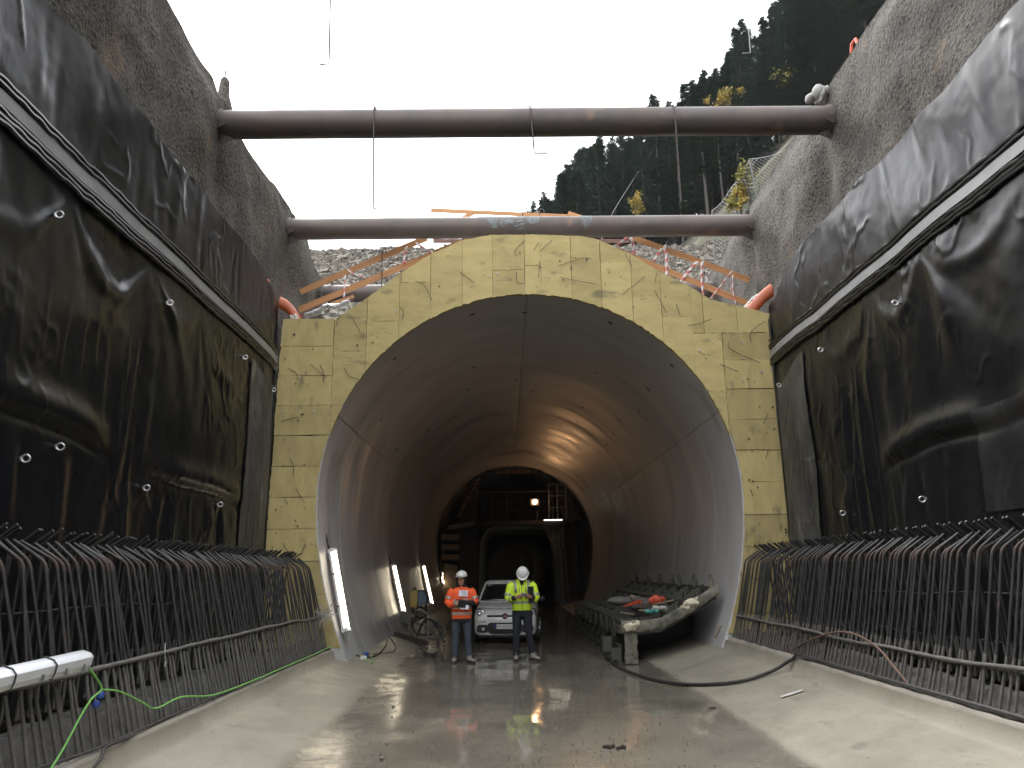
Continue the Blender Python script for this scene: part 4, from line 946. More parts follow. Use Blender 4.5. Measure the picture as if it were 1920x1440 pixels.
for i in range(40): a, b = rn.uniform(0, 6.28), rn.uniform(.05, .22); mb.tube([c+Vector((rn.gauss(0, .06), rn.gauss(0, .06), .02)), c+Vector((math.cos(a)*b, math.sin(a)*b, rn.uniform(.02, .12)))], .007, 4)
for i in range(8): stone_into(mb, c+Vector((rn.gauss(0, .08), rn.gauss(0, .08), .03)), rn.uniform(.03, .06), rn)
o = mb.build('brush_heap', MT['debris_dark'], None, org=tuple(c), fix=False); tag(o, 'small heap of dark twigs and mud at the floor edge beside the orange worker', 'debris')
for (px, py, s_, lb) in ((1155, 1402, .05, 'small dark scrap of rubber lying on the wet floor in front of the puddle reflections'), (1335, 1328, .03, 'single black lump near the foot of the right slope')):
    c = onF(px, py, .01); mb = MB()
    for i in range(9): stone_into(mb, c+Vector((rn.gauss(0, s_*1.3), rn.gauss(0, s_*.5), .005)), s_*rn.uniform(.2, .5), rn)
    o = mb.build('floor_scrap', MT['debris_dark'], None, org=tuple(c), smooth=0, fix=False); tag(o, lb, 'scrap')

# ================================================================== STEEL FORM ON THE RIGHT
FW = thing('steel_form', 'long mud-caked steel formwork panel propped on legs against the lining', 'formwork', (2.4, 15.7, 0))
FWY0, FWY1 = 15.65, 26.0
fxs = [2.28, 2.5, 2.75, 3.0, 3.25, 3.5, 3.75, 3.95, 4.12]; fzs = [.80, .80, .81, .84, .97, 1.10, 1.24, 1.36, 1.46]
ysf = np.linspace(FWY0, FWY1, 20); V = np.array([[(x-.0*(y-FWY0), y, z-.24) for y in ysf] for x, z in zip(fxs, fzs)])
o = link('skin_plate', grid_mesh('skin_plate', V, MT['form_steel'], org=(2.4, 15.7, 0)), FW); q = o.modifiers.new('t', 'SOLIDIFY'); q.thickness = .02
def fz(x): return float(np.interp(x, fxs, fzs))
def curved_rib(y, t, h0, h1, m_, name):
    mb = MB(); k = len(fxs)
    for yy in (y-t/2, y+t/2):
        for x, z in zip(fxs, fzs): mb.v += [(x, yy, z-h0), (x, yy, z+h1)]
    for s_ in (0, 2*k):
        for i in range(k-1): mb.f.append((s_+2*i, s_+2*i+2, s_+2*i+3, s_+2*i+1)); mb.m.append(0)
    for i in range(k-1):
        for e in (0, 1): mb.f.append((2*i+e, 2*k+2*i+e, 2*k+2*i+2+e, 2*i+2+e)); mb.m.append(0)
    for i in (0, k-1): mb.f.append((2*i, 2*i+1, 2*k+2*i+1, 2*k+2*i)); mb.m.append(0)
    return mb.build(name, MT[m_], FW, smooth=30)
# the front edge: thick, ragged with old concrete
rn = random.Random(8); mb = MB(); ns = 46; rows = 8
for i in range(ns+1):
    x = 2.22+(4.16-2.22)*i/ns; z = fz(x)
    for k in range(rows):
        a = 2*PI*k/rows; j = 1+rn.uniform(-.09, .09); ca_, sa_ = math.cos(a+PI/8), math.sin(a+PI/8); mb.v.append((x, FWY0-.02+math.copysign(abs(ca_)**.4, ca_)*.07*j, z-.10+math.copysign(abs(sa_)**.4, sa_)*.105*j))
for i in range(ns):
    for k in range(rows): l = (k+1) % rows; mb.f.append((i*rows+k, i*rows+l, (i+1)*rows+l, (i+1)*rows+k)); mb.m.append(0)
mb.f += [tuple(range(rows)), tuple(ns*rows+k for k in range(rows))]; mb.m += [0, 0]; mb.build('front_edge', MT['form_caked'], FW, smooth=50)
o = tag(FW.children[-1], 'front edge crusted with pale dried concrete')
for y in np.arange(16.6, 26.1, 1.15): curved_rib(y, .03, .22, .0, 'form_steel', 'cross_rib')
for x in (2.30, 2.75, 3.2, 3.6, 4.08): MB().beam((x, FWY0+.1, fz(x)-.06), (x, FWY1, fz(x)-.06), .06, .10).build('stringer', MT['form_steel'], FW)
for y in np.arange(16.0, 26, 1.15):                                    # gusset plates between ribs
    for x in (3.4, 3.85): MB().add([(x, y, fz(x)-.2), (x, y+.4, fz(x)-.2), (x, y+.2, fz(x)+.02), (x+.03, y, fz(x)-.2), (x+.03, y+.4, fz(x)-.2), (x+.03, y+.2, fz(x)+.02)], [(0, 1, 2), (5, 4, 3), (0, 3, 4, 1), (1, 4, 5, 2), (2, 5, 3, 0)]).build('gusset', MT['form_steel'], FW, smooth=0)
# front leg, crusted
mb = MB(); secs = []
for i in range(13): z = .02+.68*i/12; secs.append(((2.40+rn.uniform(-.012, .012), FWY0+.02, z), .125*(1+rn.uniform(-.08, .08)), .07*(1+rn.uniform(-.15, .15)), .45))
mb.loft(secs, 14); mb.build('front_leg', MT['form_caked'], FW, smooth=50)
mb = MB(); mb.loft([((2.40, FWY0-.05, .62), .13, .06), ((2.40, FWY0-.05, .68), .17, .07), ((2.44, FWY0-.05, .74), .20, .075), ((2.48, FWY0-.03, .78), .15, .06), ((2.50, FWY0-.03, .80), .06, .03)], 18); mb.v = [(x+rn.uniform(-.025, .025), y+rn.uniform(-.02, .02), z+rn.uniform(-.02, .02)) for x, y, z in mb.v]; mb.build('concrete_crust', MT['foam'], FW)
mb = MB(); mb.ball((3.62, FWY0-.05, 1.12), (.17, .06, .075), 14, 8); mb.ball((3.50, FWY0-.06, 1.04), (.12, .045, .05), 12, 6); mb.ball((3.74, FWY0-.05, 1.18), (.10, .045, .05), 12, 6); mb.v = [(x+rn.uniform(-.02, .02), y+rn.uniform(-.015, .015), z+rn.uniform(-.02, .02)) for x, y, z in mb.v]; mb.build('foam_lump', MT['foam'], FW)
# legs and bracket plates along the low side
for k, y in enumerate(np.arange(16.7, 25.8, 1.1)):
    MB().beam((2.30, y, .02), (2.30, y, .62), .10, .16).build('leg', MT['form_steel'], FW)
    mb = MB(); mb.prism([(y-.25, .42), (y-.10, .16), (y+.10, .16), (y+.28, .42), (y+.28, .78), (y-.25, .78)], 'x', 2.19, 2.215); mb.build('bracket_plate', MT['form_steel'], FW, smooth=0)
    mb = MB().tube([(2.17, y-.03, .45), (2.20, y-.03, .45)], .07, 12); mb.build('pin_hole', MT['form_dark'], FW)
    MB().tube([(2.2, y-.35, .5), (2.16, y-.1, .30), (2.2, y+.2, .25)], .02, 6).build('brace_rod', MT['form_steel'], FW)
MB().beam((2.26, FWY0+.2, .62), (2.26, FWY1, .62), .10, .14).build('side_rail', MT['form_steel'], FW); MB().beam((2.24, FWY0+.4, .28), (2.24, FWY1, .28), .06, .08).build('side_rail', MT['form_steel'], FW)
MB().box((2.335, 21.0, .31), (.03, 9.4, .58)).build('shade_plate', MT['form_dark'], FW); MB().box((3.2, 17.4, .5), (1.7, .03, 1.0)).build('shade_plate', MT['form_dark'], FW)  # dark plates added to blacken the open underside of the form
for (dx, dz, w_, h_) in ((2.10, .14, .2, .28), (1.98, .32, .18, .3)): MB().box((dx+.05, 15.95+(2.1-dx)*3, dz), (w_, .05, h_)).build('base_plate', MT['form_steel'], FW)
for k, y in enumerate((15.75, 17.1, 18.6, 19.4, 20.9, 22.6, 24.6)):     # screw posts on the high side
    z = 1.48; mb = MB().tube([(4.06, y, z-.1), (4.05, y, z+.08), (4.04, y, z+.10), (4.04, y, z+.18)], [.06, .05, .022, .022], 8)
    for j in range(3): mb.tube([(4.04, y, z+.08+j*.035), (4.04, y, z+.10+j*.035)], .038, 8)
    mb.build('screw_post', MT['form_caked'] if k == 0 else MT['form_steel'], FW)
cable([Vector((2.15, 17.6, .6)), Vector((2.0, 17.0, .35)), Vector((1.98, 16.4, .1)), Vector((2.15, 15.9, .04)), hose[1]], .022, 'black hose end climbing up the low side of the steel form', 'cable_black', 8, 'hose', 'hose')
# junk on the form
def rag(c, s_, label, m_, seed, name='rag', cat='rag', n=6):
    rn = random.Random(seed); mb = MB(); c = Vector(c)
    for k in range(n): mb.ball(c+Vector((rn.gauss(0, s_[0]*.4), rn.gauss(0, s_[1]*.4), rn.uniform(0, s_[2]*.5))), (s_[0]*rn.uniform(.3, .6), s_[1]*rn.uniform(.3, .6), s_[2]*rn.uniform(.3, .6)), 8, 6)
    for i, v in enumerate(mb.v): mb.v[i] = (v[0]+rn.uniform(-.012, .012), v[1]+rn.uniform(-.012, .012), v[2]+rn.uniform(-.012, .012))
    o = mb.build(name, MT[m_], None, org=tuple(c), smooth=50); tag(o, label, cat)
c = onX(1537, 182, WR-.02); rag((c.x, c.y, c.z-.06), (.2, .28, .24), 'pale cloth-wrapped lump on top of the wall beside the wide strut', 'wall_cap', 15, 'wrapped_anchor', 'bundle', 9)
# orange mesh crate lying on its side
c = Vector((2.72, 17.6, .94)); th = thing('orange_crate', 'orange slatted plastic piece leaning under grey film on the steel form', 'crate', tuple(c)); Rm = Matrix.Rotation(.35, 3, 'Z') @ Matrix.Rotation(-.30, 3, 'Y')
for i in range(9): MB().box(c+Rm @ Vector((-.28+i*.07, 0, .0)), (.045, .04, .17), Rm).build('slat', MT['orange_plastic'], th)
for dz in (-.09, .09): MB().box(c+Rm @ Vector((0, .02, dz)), (.62, .05, .025), Rm).build('rim', MT['orange_plastic'], th)
rag((2.78, 17.95, 1.02), (.5, .3, .18), 'grey plastic film thrown over the orange crate piece', 'cable_grey', 5, 'plastic_film', 'film')
rag((3.30, 17.4, 1.08), (.17, .12, .16), 'orange strap bundle lying on the steel form between the ribs', 'orange_plastic', 6, 'strap_bundle', 'strap')
rag((3.05, 18.9, 1.06), (.2, .15, .16), 'pinkish rag on the steel form behind the orange strap bundle', 'wood_pale', 7)
rag((3.12, 16.25, .97), (.16, .12, .1), 'white rag near the crusted front edge of the steel form', 'white_cloth', 8)
rag((2.98, 16.15, .93), (.14, .1, .07), 'teal rag beside the white rag on the steel form', 'teal_rag', 9)
rag((2.95, 16.9, .96), (.5, .4, .12), 'heap of brown scraps filling the front bay of the steel form', 'debris_dark', 10, 'scrap_heap', 'scrap', 12)
for (a, b, lb) in (((2.62, 16.9, .98), (2.9, 16.5, .94), 'pale offcut lying across the front bay of the steel form'), ((3.0, 17.2, 1.0), (3.5, 16.7, 1.14), 'broken brown board wedged between the form ribs'), ((2.4, 16.9, .90), (2.62, 16.5, .88), 'short white stick near the low side of the steel form')):
    o = MB().beam(a, b, .07 if 'stick' not in lb else .025, .03).build('wood_scrap', MT['wood_pale'] if 'brown' not in lb else MT['plank_dusty'], None, org=a); tag(o, lb, 'scrap wood')
p = onY(1338, 1182, 15.3); o = MB().beam((3.92, 15.2, .50), (4.02, 15.1, .72), .05, .02).build('wood_scrap', MT['wood_pale'], None, org=(3.92, 15.2, .5)); tag(o, 'thin wooden wedge standing at the foot of the lining by the kerb', 'scrap wood')
# pale scrape lying on right slope is bare concrete: a thin mortar smear
p = onF(1485, 1302, .004); V = np.array([[(p.x+u*.30+v_*.03, p.y+u*.05+v_*.14, floor_z(p.x+u*.30)+.017) for v_ in (-.5+.3*abs(u), 0, .5-.5*u*u)] for u in np.linspace(-.5, .5, 9)])*np.array((1, 1, 1)); o = link('mortar_smear', grid_mesh('mortar_smear', V, MT['white_cloth']), fl)

# ================================================================== GANTRY INSIDE THE TUNNEL
GY0 = 41.0
G = thing('gantry', 'dark steel gantry filling the back of the tunnel, with railings and nested portal frames', 'gantry', (.8, GY0, 0))
for k in range(5):
    y = GY0+k*1.6; m_ = 'gantry_light'; s_ = 1-.0*k
    P = [(-1.35, y, 0), (-1.22, y, 3.3), (-.95, y, 3.85), (-.6, y, 4.0), (2.2, y, 4.0), (2.55, y, 3.85), (2.82, y, 3.3), (2.95, y, 0)]
    mb = MB()
    for a, b in zip(P[:-1], P[1:]): mb.beam(a, b, .16, .16, up=(0, 1, 0))
    mb.build('portal_frame', MT[m_], G)
MB().box((.8, GY0+5, 4.25), (5.6, 10.4, .22)).build('deck', MT['gantry'], G)
MB().prism([(-2.6, 4.3), (-1.55, 4.3), (-1.3, 6.6), (-.8, 7.05), (-1.25, 7.0), (-1.95, 6.4)], 'y', GY0+.1, GY0+.35).build('side_plate', MT['gantry'], G)
MB().prism([(4.1, 4.3), (3.1, 4.3), (2.7, 6.4), (2.1, 7.05), (2.6, 6.95), (3.4, 6.2)], 'y', GY0+.6, GY0+.85).build('side_plate', MT['gantry'], G)
MB().box((.55, GY0+.4, 6.95), (2.9, .25, .2)).build('top_beam', MT['gantry'], G)
for i in range(7): MB().box((-.35+i*.27, GY0+.26, 6.95), (.10, .02, .17), Matrix.Rotation(.6, 3, 'Y')).build('hazard_stripe', MT['hazard_red'] if i % 2 else MT['plank_dusty'], G)
for i in range(9): MB().box((-2.42+i*.13, GY0+.08, 4.7+i*.23), (.20, .02, .09), Matrix.Rotation(-.5, 3, 'Y')).build('hazard_stripe', MT['hazard_red'] if i % 2 else MT['plank_dusty'], G)
MB().box((.7, GY0+4, 5.4), (4.2, .15, 2.2)).build('machine_panel', MT['gantry'], G)
for (x, z, w_, h_) in ((-.3, 5.0, 1.2, .9), (1.0, 4.8, .8, .7), (2.0, 5.1, .6, 1.2)): MB().box((x, GY0+2.2, z), (w_, .8, h_)).build('cabinet', MT['gantry'], G)
for z in (4.85, 5.35, 5.85): MB().tube([(-1.5, GY0-.1, z), (3.2, GY0-.1, z)], .022, 6).build('rail', MT['gantry_light'] if z > 5.8 else MT['gantry'], G)
for x in (-1.5, -.7, .1, .9, 1.7, 2.5, 3.2): MB().tube([(x, GY0-.1, 4.3), (x, GY0-.1, 5.85)], .025, 6).build('rail_post', MT['gantry'], G)
for x in (2.3, 2.75, 3.2):
    MB().tube([(x, GY0-.3, 4.4), (x, GY0-.3, 6.2)], .03, 6).build('cage_post', MT['gantry_light'], G)
for z in (5.0, 5.6, 6.2): MB().tube([(2.3, GY0-.3, z), (3.2, GY0-.3, z)], .025, 6).build('cage_rail', MT['gantry_light'], G)
# lit white panel with its lamp
MB().prism([(1.95, 4.3), (3.15, 4.3), (3.05, 3.0), (2.5, 2.75)], 'y', GY0+.0, GY0+.12).build('pale_panel', MT['gantry_light'], G)
MB().box((2.5, GY0-.22, 4.36), (.95, .08, .05)).build('strip_lamp', MT['panel_glow'], G)
for x in (2.35, 2.6, 2.85): MB().tube([(x, GY0-.35, 3.0), (x, GY0-.35, 4.25)], .02, 6).build('ladder_hoop', MT['gantry'], G)
for z in (3.2, 3.6, 4.0): MB().tube([(2.25, GY0-.2, z), (2.4, GY0-.4, z), (2.8, GY0-.4, z), (2.95, GY0-.2, z)], .02, 6).build('ladder_hoop', MT['gantry'], G)
ld = thing('ladder', 'steel ladder rising from the tunnel floor to the lit white panel', 'ladder', (2.9, GY0-.5, 0))
for dx in (0, .52): MB().tube([(2.68+dx, GY0-.55, .0), (2.50+dx, GY0-.45, 3.1)], .035, 6).build('stile', MT['gantry_light'], ld)
for i in range(11): z = .25+i*.27; x = 2.68-.18*z/3.1; MB().tube([(x, GY0-.54, z), (x+.52, GY0-.54, z)], .02, 6).build('rung', MT['gantry_light'], ld)
# ducts and drum behind the frames
MB().tube([(.35, GY0+6, 1.9), (.35, GY0+7.5, 1.9)], 1.45, 28).build('drum', MT['duct'], G)
MB().tube(spline([(1.7, GY0+4.5, 1.0), (1.75, GY0+4.5, 2.2), (1.5, GY0+5, 3.0), (.8, GY0+6, 3.3), (0, GY0+6.5, 3.2)], 6), .55, 18).build('duct', MT['duct'], G)
for i in range(6): MB().box((-.6+i*.38, GY0+5.97, 2.3+.05*i), (.10, .03, .22)).build('label_mark', MT['gantry_light'], G)
# left side: stacked boards and pale column plate
for i, z in enumerate((2.55, 3.05, 3.55)): 
    o = MB().box((-2.82, GY0-.35, z), (.85, .3, .26)).build('stacked_board', MT['plank_dusty'], None, org=(-2.82, GY0-.35, z)); tag(o, ('lowest', 'middle', 'topmost')[i]+' of three dusty boards on the rack beside the gantry', 'board', 'boards on the rack')
for x in (-3.3, -2.3): MB().beam((x, GY0-.2, 0), (x, GY0-.2, 4.0), .10, .12).build('rack_post', MT['gantry'], G)
for z in (2.38, 2.88, 3.38): MB().box((-2.8, GY0-.25, z), (1.1, .4, .06)).build('rack_shelf', MT['gantry'], G)
MB().prism([(-3.25, .3), (-2.55, .3), (-2.45, 2.1), (-3.15, 2.25)], 'y', GY0-.5, GY0-.42).build('column_plate', MT['plank_dusty'], G)
MB().box((-1.9, GY0+.4, 2.0), (1.0, .5, 4.0)).build('column', MT['gantry'], G); MB().box((3.4, GY0+.8, 2.0), (.8, .5, 4.2)).build('column', MT['gantry'], G)
MB().beam((-2.9, GY0-.6, 4.0), (-1.6, GY0-.3, 4.25), .2, .25).build('arm', MT['gantry_light'], G)
# floodlight
fp = Vector((1.56, GY0-.55, 5.28)); FL = thing('floodlight', 'glaring warm floodlight on the gantry railing', 'lamp', tuple(fp))
MB().box(fp+Vector((0, .14, 0)), (.42, .16, .34)).build('housing', MT['gantry'], FL); MB().tube([fp+Vector((0, .15, -.17)), fp+Vector((0, .35, -.45))], .02, 6).build('bracket', MT['gantry'], FL)
mb = MB(); mb.loft([((fp.x, fp.y, fp.z), .11, .11)]+[((fp.x, fp.y, fp.z+.09*math.sin(t)), .11*math.cos(t), .11*math.cos(t)) for t in (.35, .7, 1.05, 1.4)], 16)
for i, v in enumerate(mb.v): mb.v[i] = (v[0], fp.y-(v[2]-fp.z), fp.z+(v[1]-fp.y))
mb.build('glowing_glass', MT['flood_glow'], FL)
# ================================================================== CAR
def build_car(loc, yaw):
    T = thing('parked_car', 'small white hatchback parked head-on inside the tunnel behind the two workers', 'car', (0, 0, 0))
    W = .80
    # lower body: sections along y (0 = nose)
    st = [(-.00, .66, .24, .64), (.03, .72, .20, .72), (.10, .765, .18, .80), (.20, .785, .17, .86), (.45, .80, .17, .925), (.80, .805, .17, .985), (1.0, .81, .17, 1.02), (1.8, .815, .17, 1.05), (2.8, .815, .18, 1.07), (3.35, .80, .22, 1.07), (3.55, .75, .28, 1.05)]
    mb = MB(); n = 28
    for y, w_, z0, z1 in st:
        zc, hz = (z0+z1)/2, (z1-z0)/2
        for k in range(n):
            q = 2*PI*k/n+PI/n; cs, sn = math.cos(q), math.sin(q); e = .34
            mb.v.append((w_*math.copysign(abs(cs)**e, cs), y, zc+hz*math.copysign(abs(sn)**(.30), sn)-(.05*abs(cs)**3 if sn > 0 else 0)))
    for i in range(len(st)-1):
        for k in range(n): l = (k+1) % n; mb.f.append((i*n+k, i*n+l, (i+1)*n+l, (i+1)*n+k)); mb.m.append(0)
    mb.f += [tuple(range(n)), tuple((len(st)-1)*n+k for k in range(n))]; mb.m += [0, 0]
    bd = mb.build('body', MT['paint_white'], T, smooth=42)
    # greenhouse
    def frust(y0b, y1b, wb, zb, y0t, y1t, wt, zt, bul=.03):
        mb = MB(); rows = 7
        for i in range(rows+1):
            t = i/rows; w_ = wb+(wt-wb)*t**1.3; ya = y0b+(y0t-y0b)*t; yb = y1b+(y1t-y1b)*t; z = zb+(zt-zb)*t
            r = .10
            mb.v += [(-w_+r, ya-.05, z), (0, ya-.09, z), (w_-r, ya-.05, z), (w_, ya+r, z), (w_, yb-r, z), (w_-r, yb, z), (-w_+r, yb, z), (-w_, yb-r, z), (-w_, ya+r, z)]
        k = 9
        for i in range(rows):
            for j in range(k): l = (j+1) % k; mb.f.append((i*k+j, i*k+l, (i+1)*k+l, (i+1)*k+j)); mb.m.append(0)
        o_ = len(mb.v); base = [mb.v[rows*k+j] for j in range(k)]
        mb.v += [(x*.9, y*.94+.12 if y < 2 else y*.985, z+bul) for x, y, z in base]
        for j in range(k): l = (j+1) % k; mb.f.append((rows*k+j, rows*k+l, o_+l, o_+j)); mb.m.append(0)
        mb.f.append(tuple(o_+j for j in range(k))); mb.m.append(0); return mb
    frust(.92, 3.5, .77, .98, 1.62, 3.34, .62, 1.50).build('cabin', MT['paint_white'], T, smooth=35)
    # windscreen: bowed dark glass standing proud of the cabin
    V = []
    for i in range(7):
        t = .10+.78*i/6; w_ = (.77+(.62-.77)*t**1.3)-.075; y = .92+.70*t; z = .98+.52*t
        V.append([(w_*u, y-.06-.045*(1-u*u)-.008, z) for u in np.linspace(-1, 1, 9)])
    ws = link('windscreen', grid_mesh('windscreen', np.array(V), MT['glass_dark']), T); q = ws.modifiers.new('t', 'SOLIDIFY'); q.thickness = .012; q.offset = 0
    MB().beam((-.60, .93, 1.03), (.1, .90, 1.05), .02, .02).build('wiper', MT['black_plastic'], ws)
    MB().box((-.47, 1.42, 1.405), (.12, .012, .035)).build('sticker', MT['paper'], ws)
    for s_ in (-1, 1):
        poly = [(1.25, 1.06), (1.75, 1.42), (2.45, 1.43), (2.45, 1.07)]; mb = MB()
        for dx in (0, .012): mb.v += [(s_*(.775-(z-.98)*.28+dx), y, z) for y, z in poly]
        mb.f += [(0, 1, 2, 3), (7, 6, 5, 4)]+[(i, i+4, (i+1) % 4+4, (i+1) % 4) for i in range(4)]; mb.m += [0]*6; mb.build('side_window', MT['glass_dark'], T, smooth=0)
        # mirror
        mb = MB(); mb.ball((s_*.93, 1.22, 1.05), (.10, .06, .08), 12, 8); mb.tube([(s_*.78, 1.25, 1.03), (s_*.88, 1.23, 1.03)], .025, 8); mb.build('mirror', MT['black_plastic'], T)
        # headlight: rounded square wrapping the corner
        mb = MB(); V = []
        for (dx, dz, dy) in ((-.13, .10, .03), (.0, .125, .0), (.10, .10, .0), (.135, .0, -.01), (.10, -.10, -.02), (0, -.115, -.02), (-.12, -.09, .0), (-.15, .0, .03)):
            V.append((s_*(.63-dx), .075+(.10 if dx < -.1 else .01)+dy, .735+dz))
        mb.v = V+[(s_*.63, .02, .735)]+[(x, y+.12, z) for x, y, z in V]; mb.f = [(i, (i+1) % 8, 8) for i in range(8)]+[(i, (i+1) % 8, 9+(i+1) % 8, 9+i) for i in range(8)]; mb.m = [0]*16
        hl = mb.build('headlight', MT['lamp_glass'], T, smooth=60)
        MB().ball((s_*.65, .045, .725), (.055, .03, .055), 12, 8).build('reflector', MT['chrome'], hl)
        mb = MB().tube([(x, y-.003, z) for x, y, z in V], .012, 6, closed=True); mb.build('surround', MT['black_plastic'], hl)
        # indicator slot, fog lamp pocket
        MB().box((s_*.585, .012, .545), (.22, .05, .05)).build('side_marker', MT['lamp_glass'], T)
        mb = MB(); mb.loft([((0, 0, 0), .145, .095, .6), ((0, 0, .05), .15, .10, .6)], 20)
        for i, v in enumerate(mb.v): mb.v[i] = (s_*.565+v[0], .045-v[2], .375+v[1])
        fg = mb.build('fog_recess', MT['black_plastic'], T); MB().tube([(s_*.55, -.01, .37), (s_*.55, -.02, .37)], .042, 14).build('fog_lamp', MT['lamp_glass'], fg)
        # wheels
        for yw in (.72, 2.95):
            wh = MB().tube([(s_*.70, yw, .30), (s_*.72, yw, .30), (s_*.84, yw, .30), (s_*.86, yw, .30)], [.28, .30, .30, .28], 28).build('wheel', MT['tyre'], T)
            MB().tube([(s_*.80, yw, .30), (s_*.868, yw, .30)], [.19, .18], 20).build('rim', MT['chrome'], wh)
    # upper grille bar with round badge, lower grille with number plate
    mb = MB(); mb.box((0, .025, .675), (.92, .08, .05)); mb.build('upper_grille', MT['black_plastic'], T).modifiers.new('b', 'BEVEL').width = .02
    bg_ = MB().tube([(0, .04, .675), (0, -.02, .675), (0, -.03, .675)], [.070, .070, .062], 24).build('badge', MT['black_plastic'], T)
    MB().tube([(0, 0, .675), (0, -.034, .675)], .053, 24).build('badge_face', MT['badge_red'], bg_); MB().box((0, -.036, .675), (.066, .008, .036)).build('badge_mark', MT['chrome'], bg_)
    mb = MB(); mb.prism([(-.41, .27), (-.44, .34), (-.44, .48), (-.38, .52), (.38, .52), (.44, .48), (.44, .34), (.41, .27), (.3, .245), (-.3, .245)], 'y', -.012, .03); lg = mb.build('lower_grille', MT['black_plastic'], T, smooth=0)
    for z in (.30, .35, .47): MB().box((0, -.015, z), (.76, .02, .012)).build('grille_bar', MT['tyre'], lg)
    pt = MB().box((0, -.026, .425), (.52, .012, .115)).build('number_plate', MT['plate_white'], T)
    for s_ in (-1, 1): MB().box((s_*.235, -.029, .425), (.05, .014, .115)).build('plate_band', MT['plate_blue'], pt)
    fc = bpy.data.curves.new('plate_text', 'FONT'); fc.body = 'FA 652GA'; fc.size = .092; fc.align_x = 'CENTER'; fc.align_y = 'CENTER'; fc.extrude = .001; fc.materials.append(MT['ink'])
    t_ = bpy.data.objects.new('plate_text_curve', fc); C.objects.link(t_); bpy.context.view_layer.update(); me_ = bpy.data.meshes.new_from_object(t_.evaluated_get(bpy.context.evaluated_depsgraph_get())); bpy.data.objects.remove(t_)
    me_.name = 'plate_text'; o = bpy.data.objects.new('plate_text', me_); C.objects.link(o); o.parent = pt; o.location = (0, -.034, .425); o.rotation_euler = (PI/2, 0, 0)
    MB().box((0, .10, .19), (1.30, .2, .07)).build('bumper_lip', MT['black_plastic'], T).modifiers.new('b', 'BEVEL').width = .02
    mb = MB(); mb.tube([(-.60, .11, .858), (-.3, .075, .852), (0, .066, .85), (.3, .075, .852), (.60, .11, .858)], .006, 5); mb.build('bonnet_seam', MT['black_plastic'], T)
    MB().tube([(-.29, -.005, .215), (-.29, -.012, .215)], .02, 10).build('tow_eye_cap', MT['black_plastic'], T)
    T.location = loc; T.rotation_euler = (0, 0, yaw); T['_w'] = tuple(loc)
build_car((-.03, 20.35, 0.0), math.radians(-3))

# ================================================================== PEOPLE
def finish(mb, name, m_, parent, vox=.014, it=4):
    me = mb.mesh(name, MT[m_], (0, 0, 0), 180); o = link(name, me, parent)
    r = o.modifiers.new('skin', 'REMESH'); r.mode = 'VOXEL'; r.voxel_size = vox; r.use_smooth_shade = True
    s_ = o.modifiers.new('smooth', 'SMOOTH'); s_.iterations = it; s_.factor = .5
    return o
def hand(mb, w_, d, up, side):
    """palm and five curled fingers from wrist w_ towards d; up = back of the hand"""
    w_, d, up = Vector(w_), Vector(d).normalized(), Vector(up); x = d.cross(up).normalized()*side; up = x.cross(d)*side
    mb.tube([w_, w_+d*.03], [.026, .034], 8)
    for k in (-1, 0, 1): mb.tube([w_+d*.02+x*k*.018, w_+d*.085+x*k*.022], [.022, .019], 8)
    for k, L_ in zip((-1.5, -.5, .5, 1.5), (.060, .075, .080, .070)):
        b = w_+d*.085+x*k*.020; mb.tube([b, b+d*L_*.5-up*.012, b+d*L_*.75-up*.040, b+d*L_*.6-up*.065], [.0105, .0100, .0095, .0085], 7)
    t = w_+d*.025+x*.034; mb.tube([t, t+x*.022+d*.025-up*.01, t+x*.020+d*.055-up*.028], [.013, .0115, .0095], 7)
def head(mb, c, R):
    def P(x, y, z): return Vector(c)+R @ Vector((x, y, z))
    o_ = len(mb.v); secs = [(-.115, .035, .030, -.045), (-.095, .055, .050, -.030), (-.06, .066, .070, -.015), (-.02, .073, .086, -.003), (.02, .077, .094, 0), (.06, .075, .092, .003), (.09, .062, .075, .005), (.112, .035, .045, .005)]
    n = 16
    for z, rx, ry, dy in secs:
        for k in range(n): a = 2*PI*k/n; mb.v.append(tuple(P(rx*math.cos(a), dy+ry*math.sin(a), z)))
    for i in range(len(secs)-1):
        for k in range(n): l = (k+1) % n; mb.f.append((o_+i*n+k, o_+i*n+l, o_+(i+1)*n+l, o_+(i+1)*n+k)); mb.m.append(0)
    mb.f += [tuple(o_+k for k in range(n))[::-1], tuple(o_+(len(secs)-1)*n+k for k in range(n))]; mb.m += [0, 0]
    mb.tube([P(0, -.088, .015), P(0, -.106, -.018), P(0, -.098, -.032)], [.010, .016, .012], 8)          # nose
    mb.tube([P(-.025, -.083, -.060), P(0, -.090, -.058), P(.025, -.083, -.060)], [.006, .009, .006], 6)    # lips
    for s_ in (-1, 1): mb.tube([P(s_*.076, .005, -.02), P(s_*.084, .012, .0), P(s_*.080, .012, .025)], [.010, .014, .010], 6)
    mb.tube([P(-.035, -.085, .028), P(0, -.093, .026), P(.035, -.085, .028)], .009, 6)
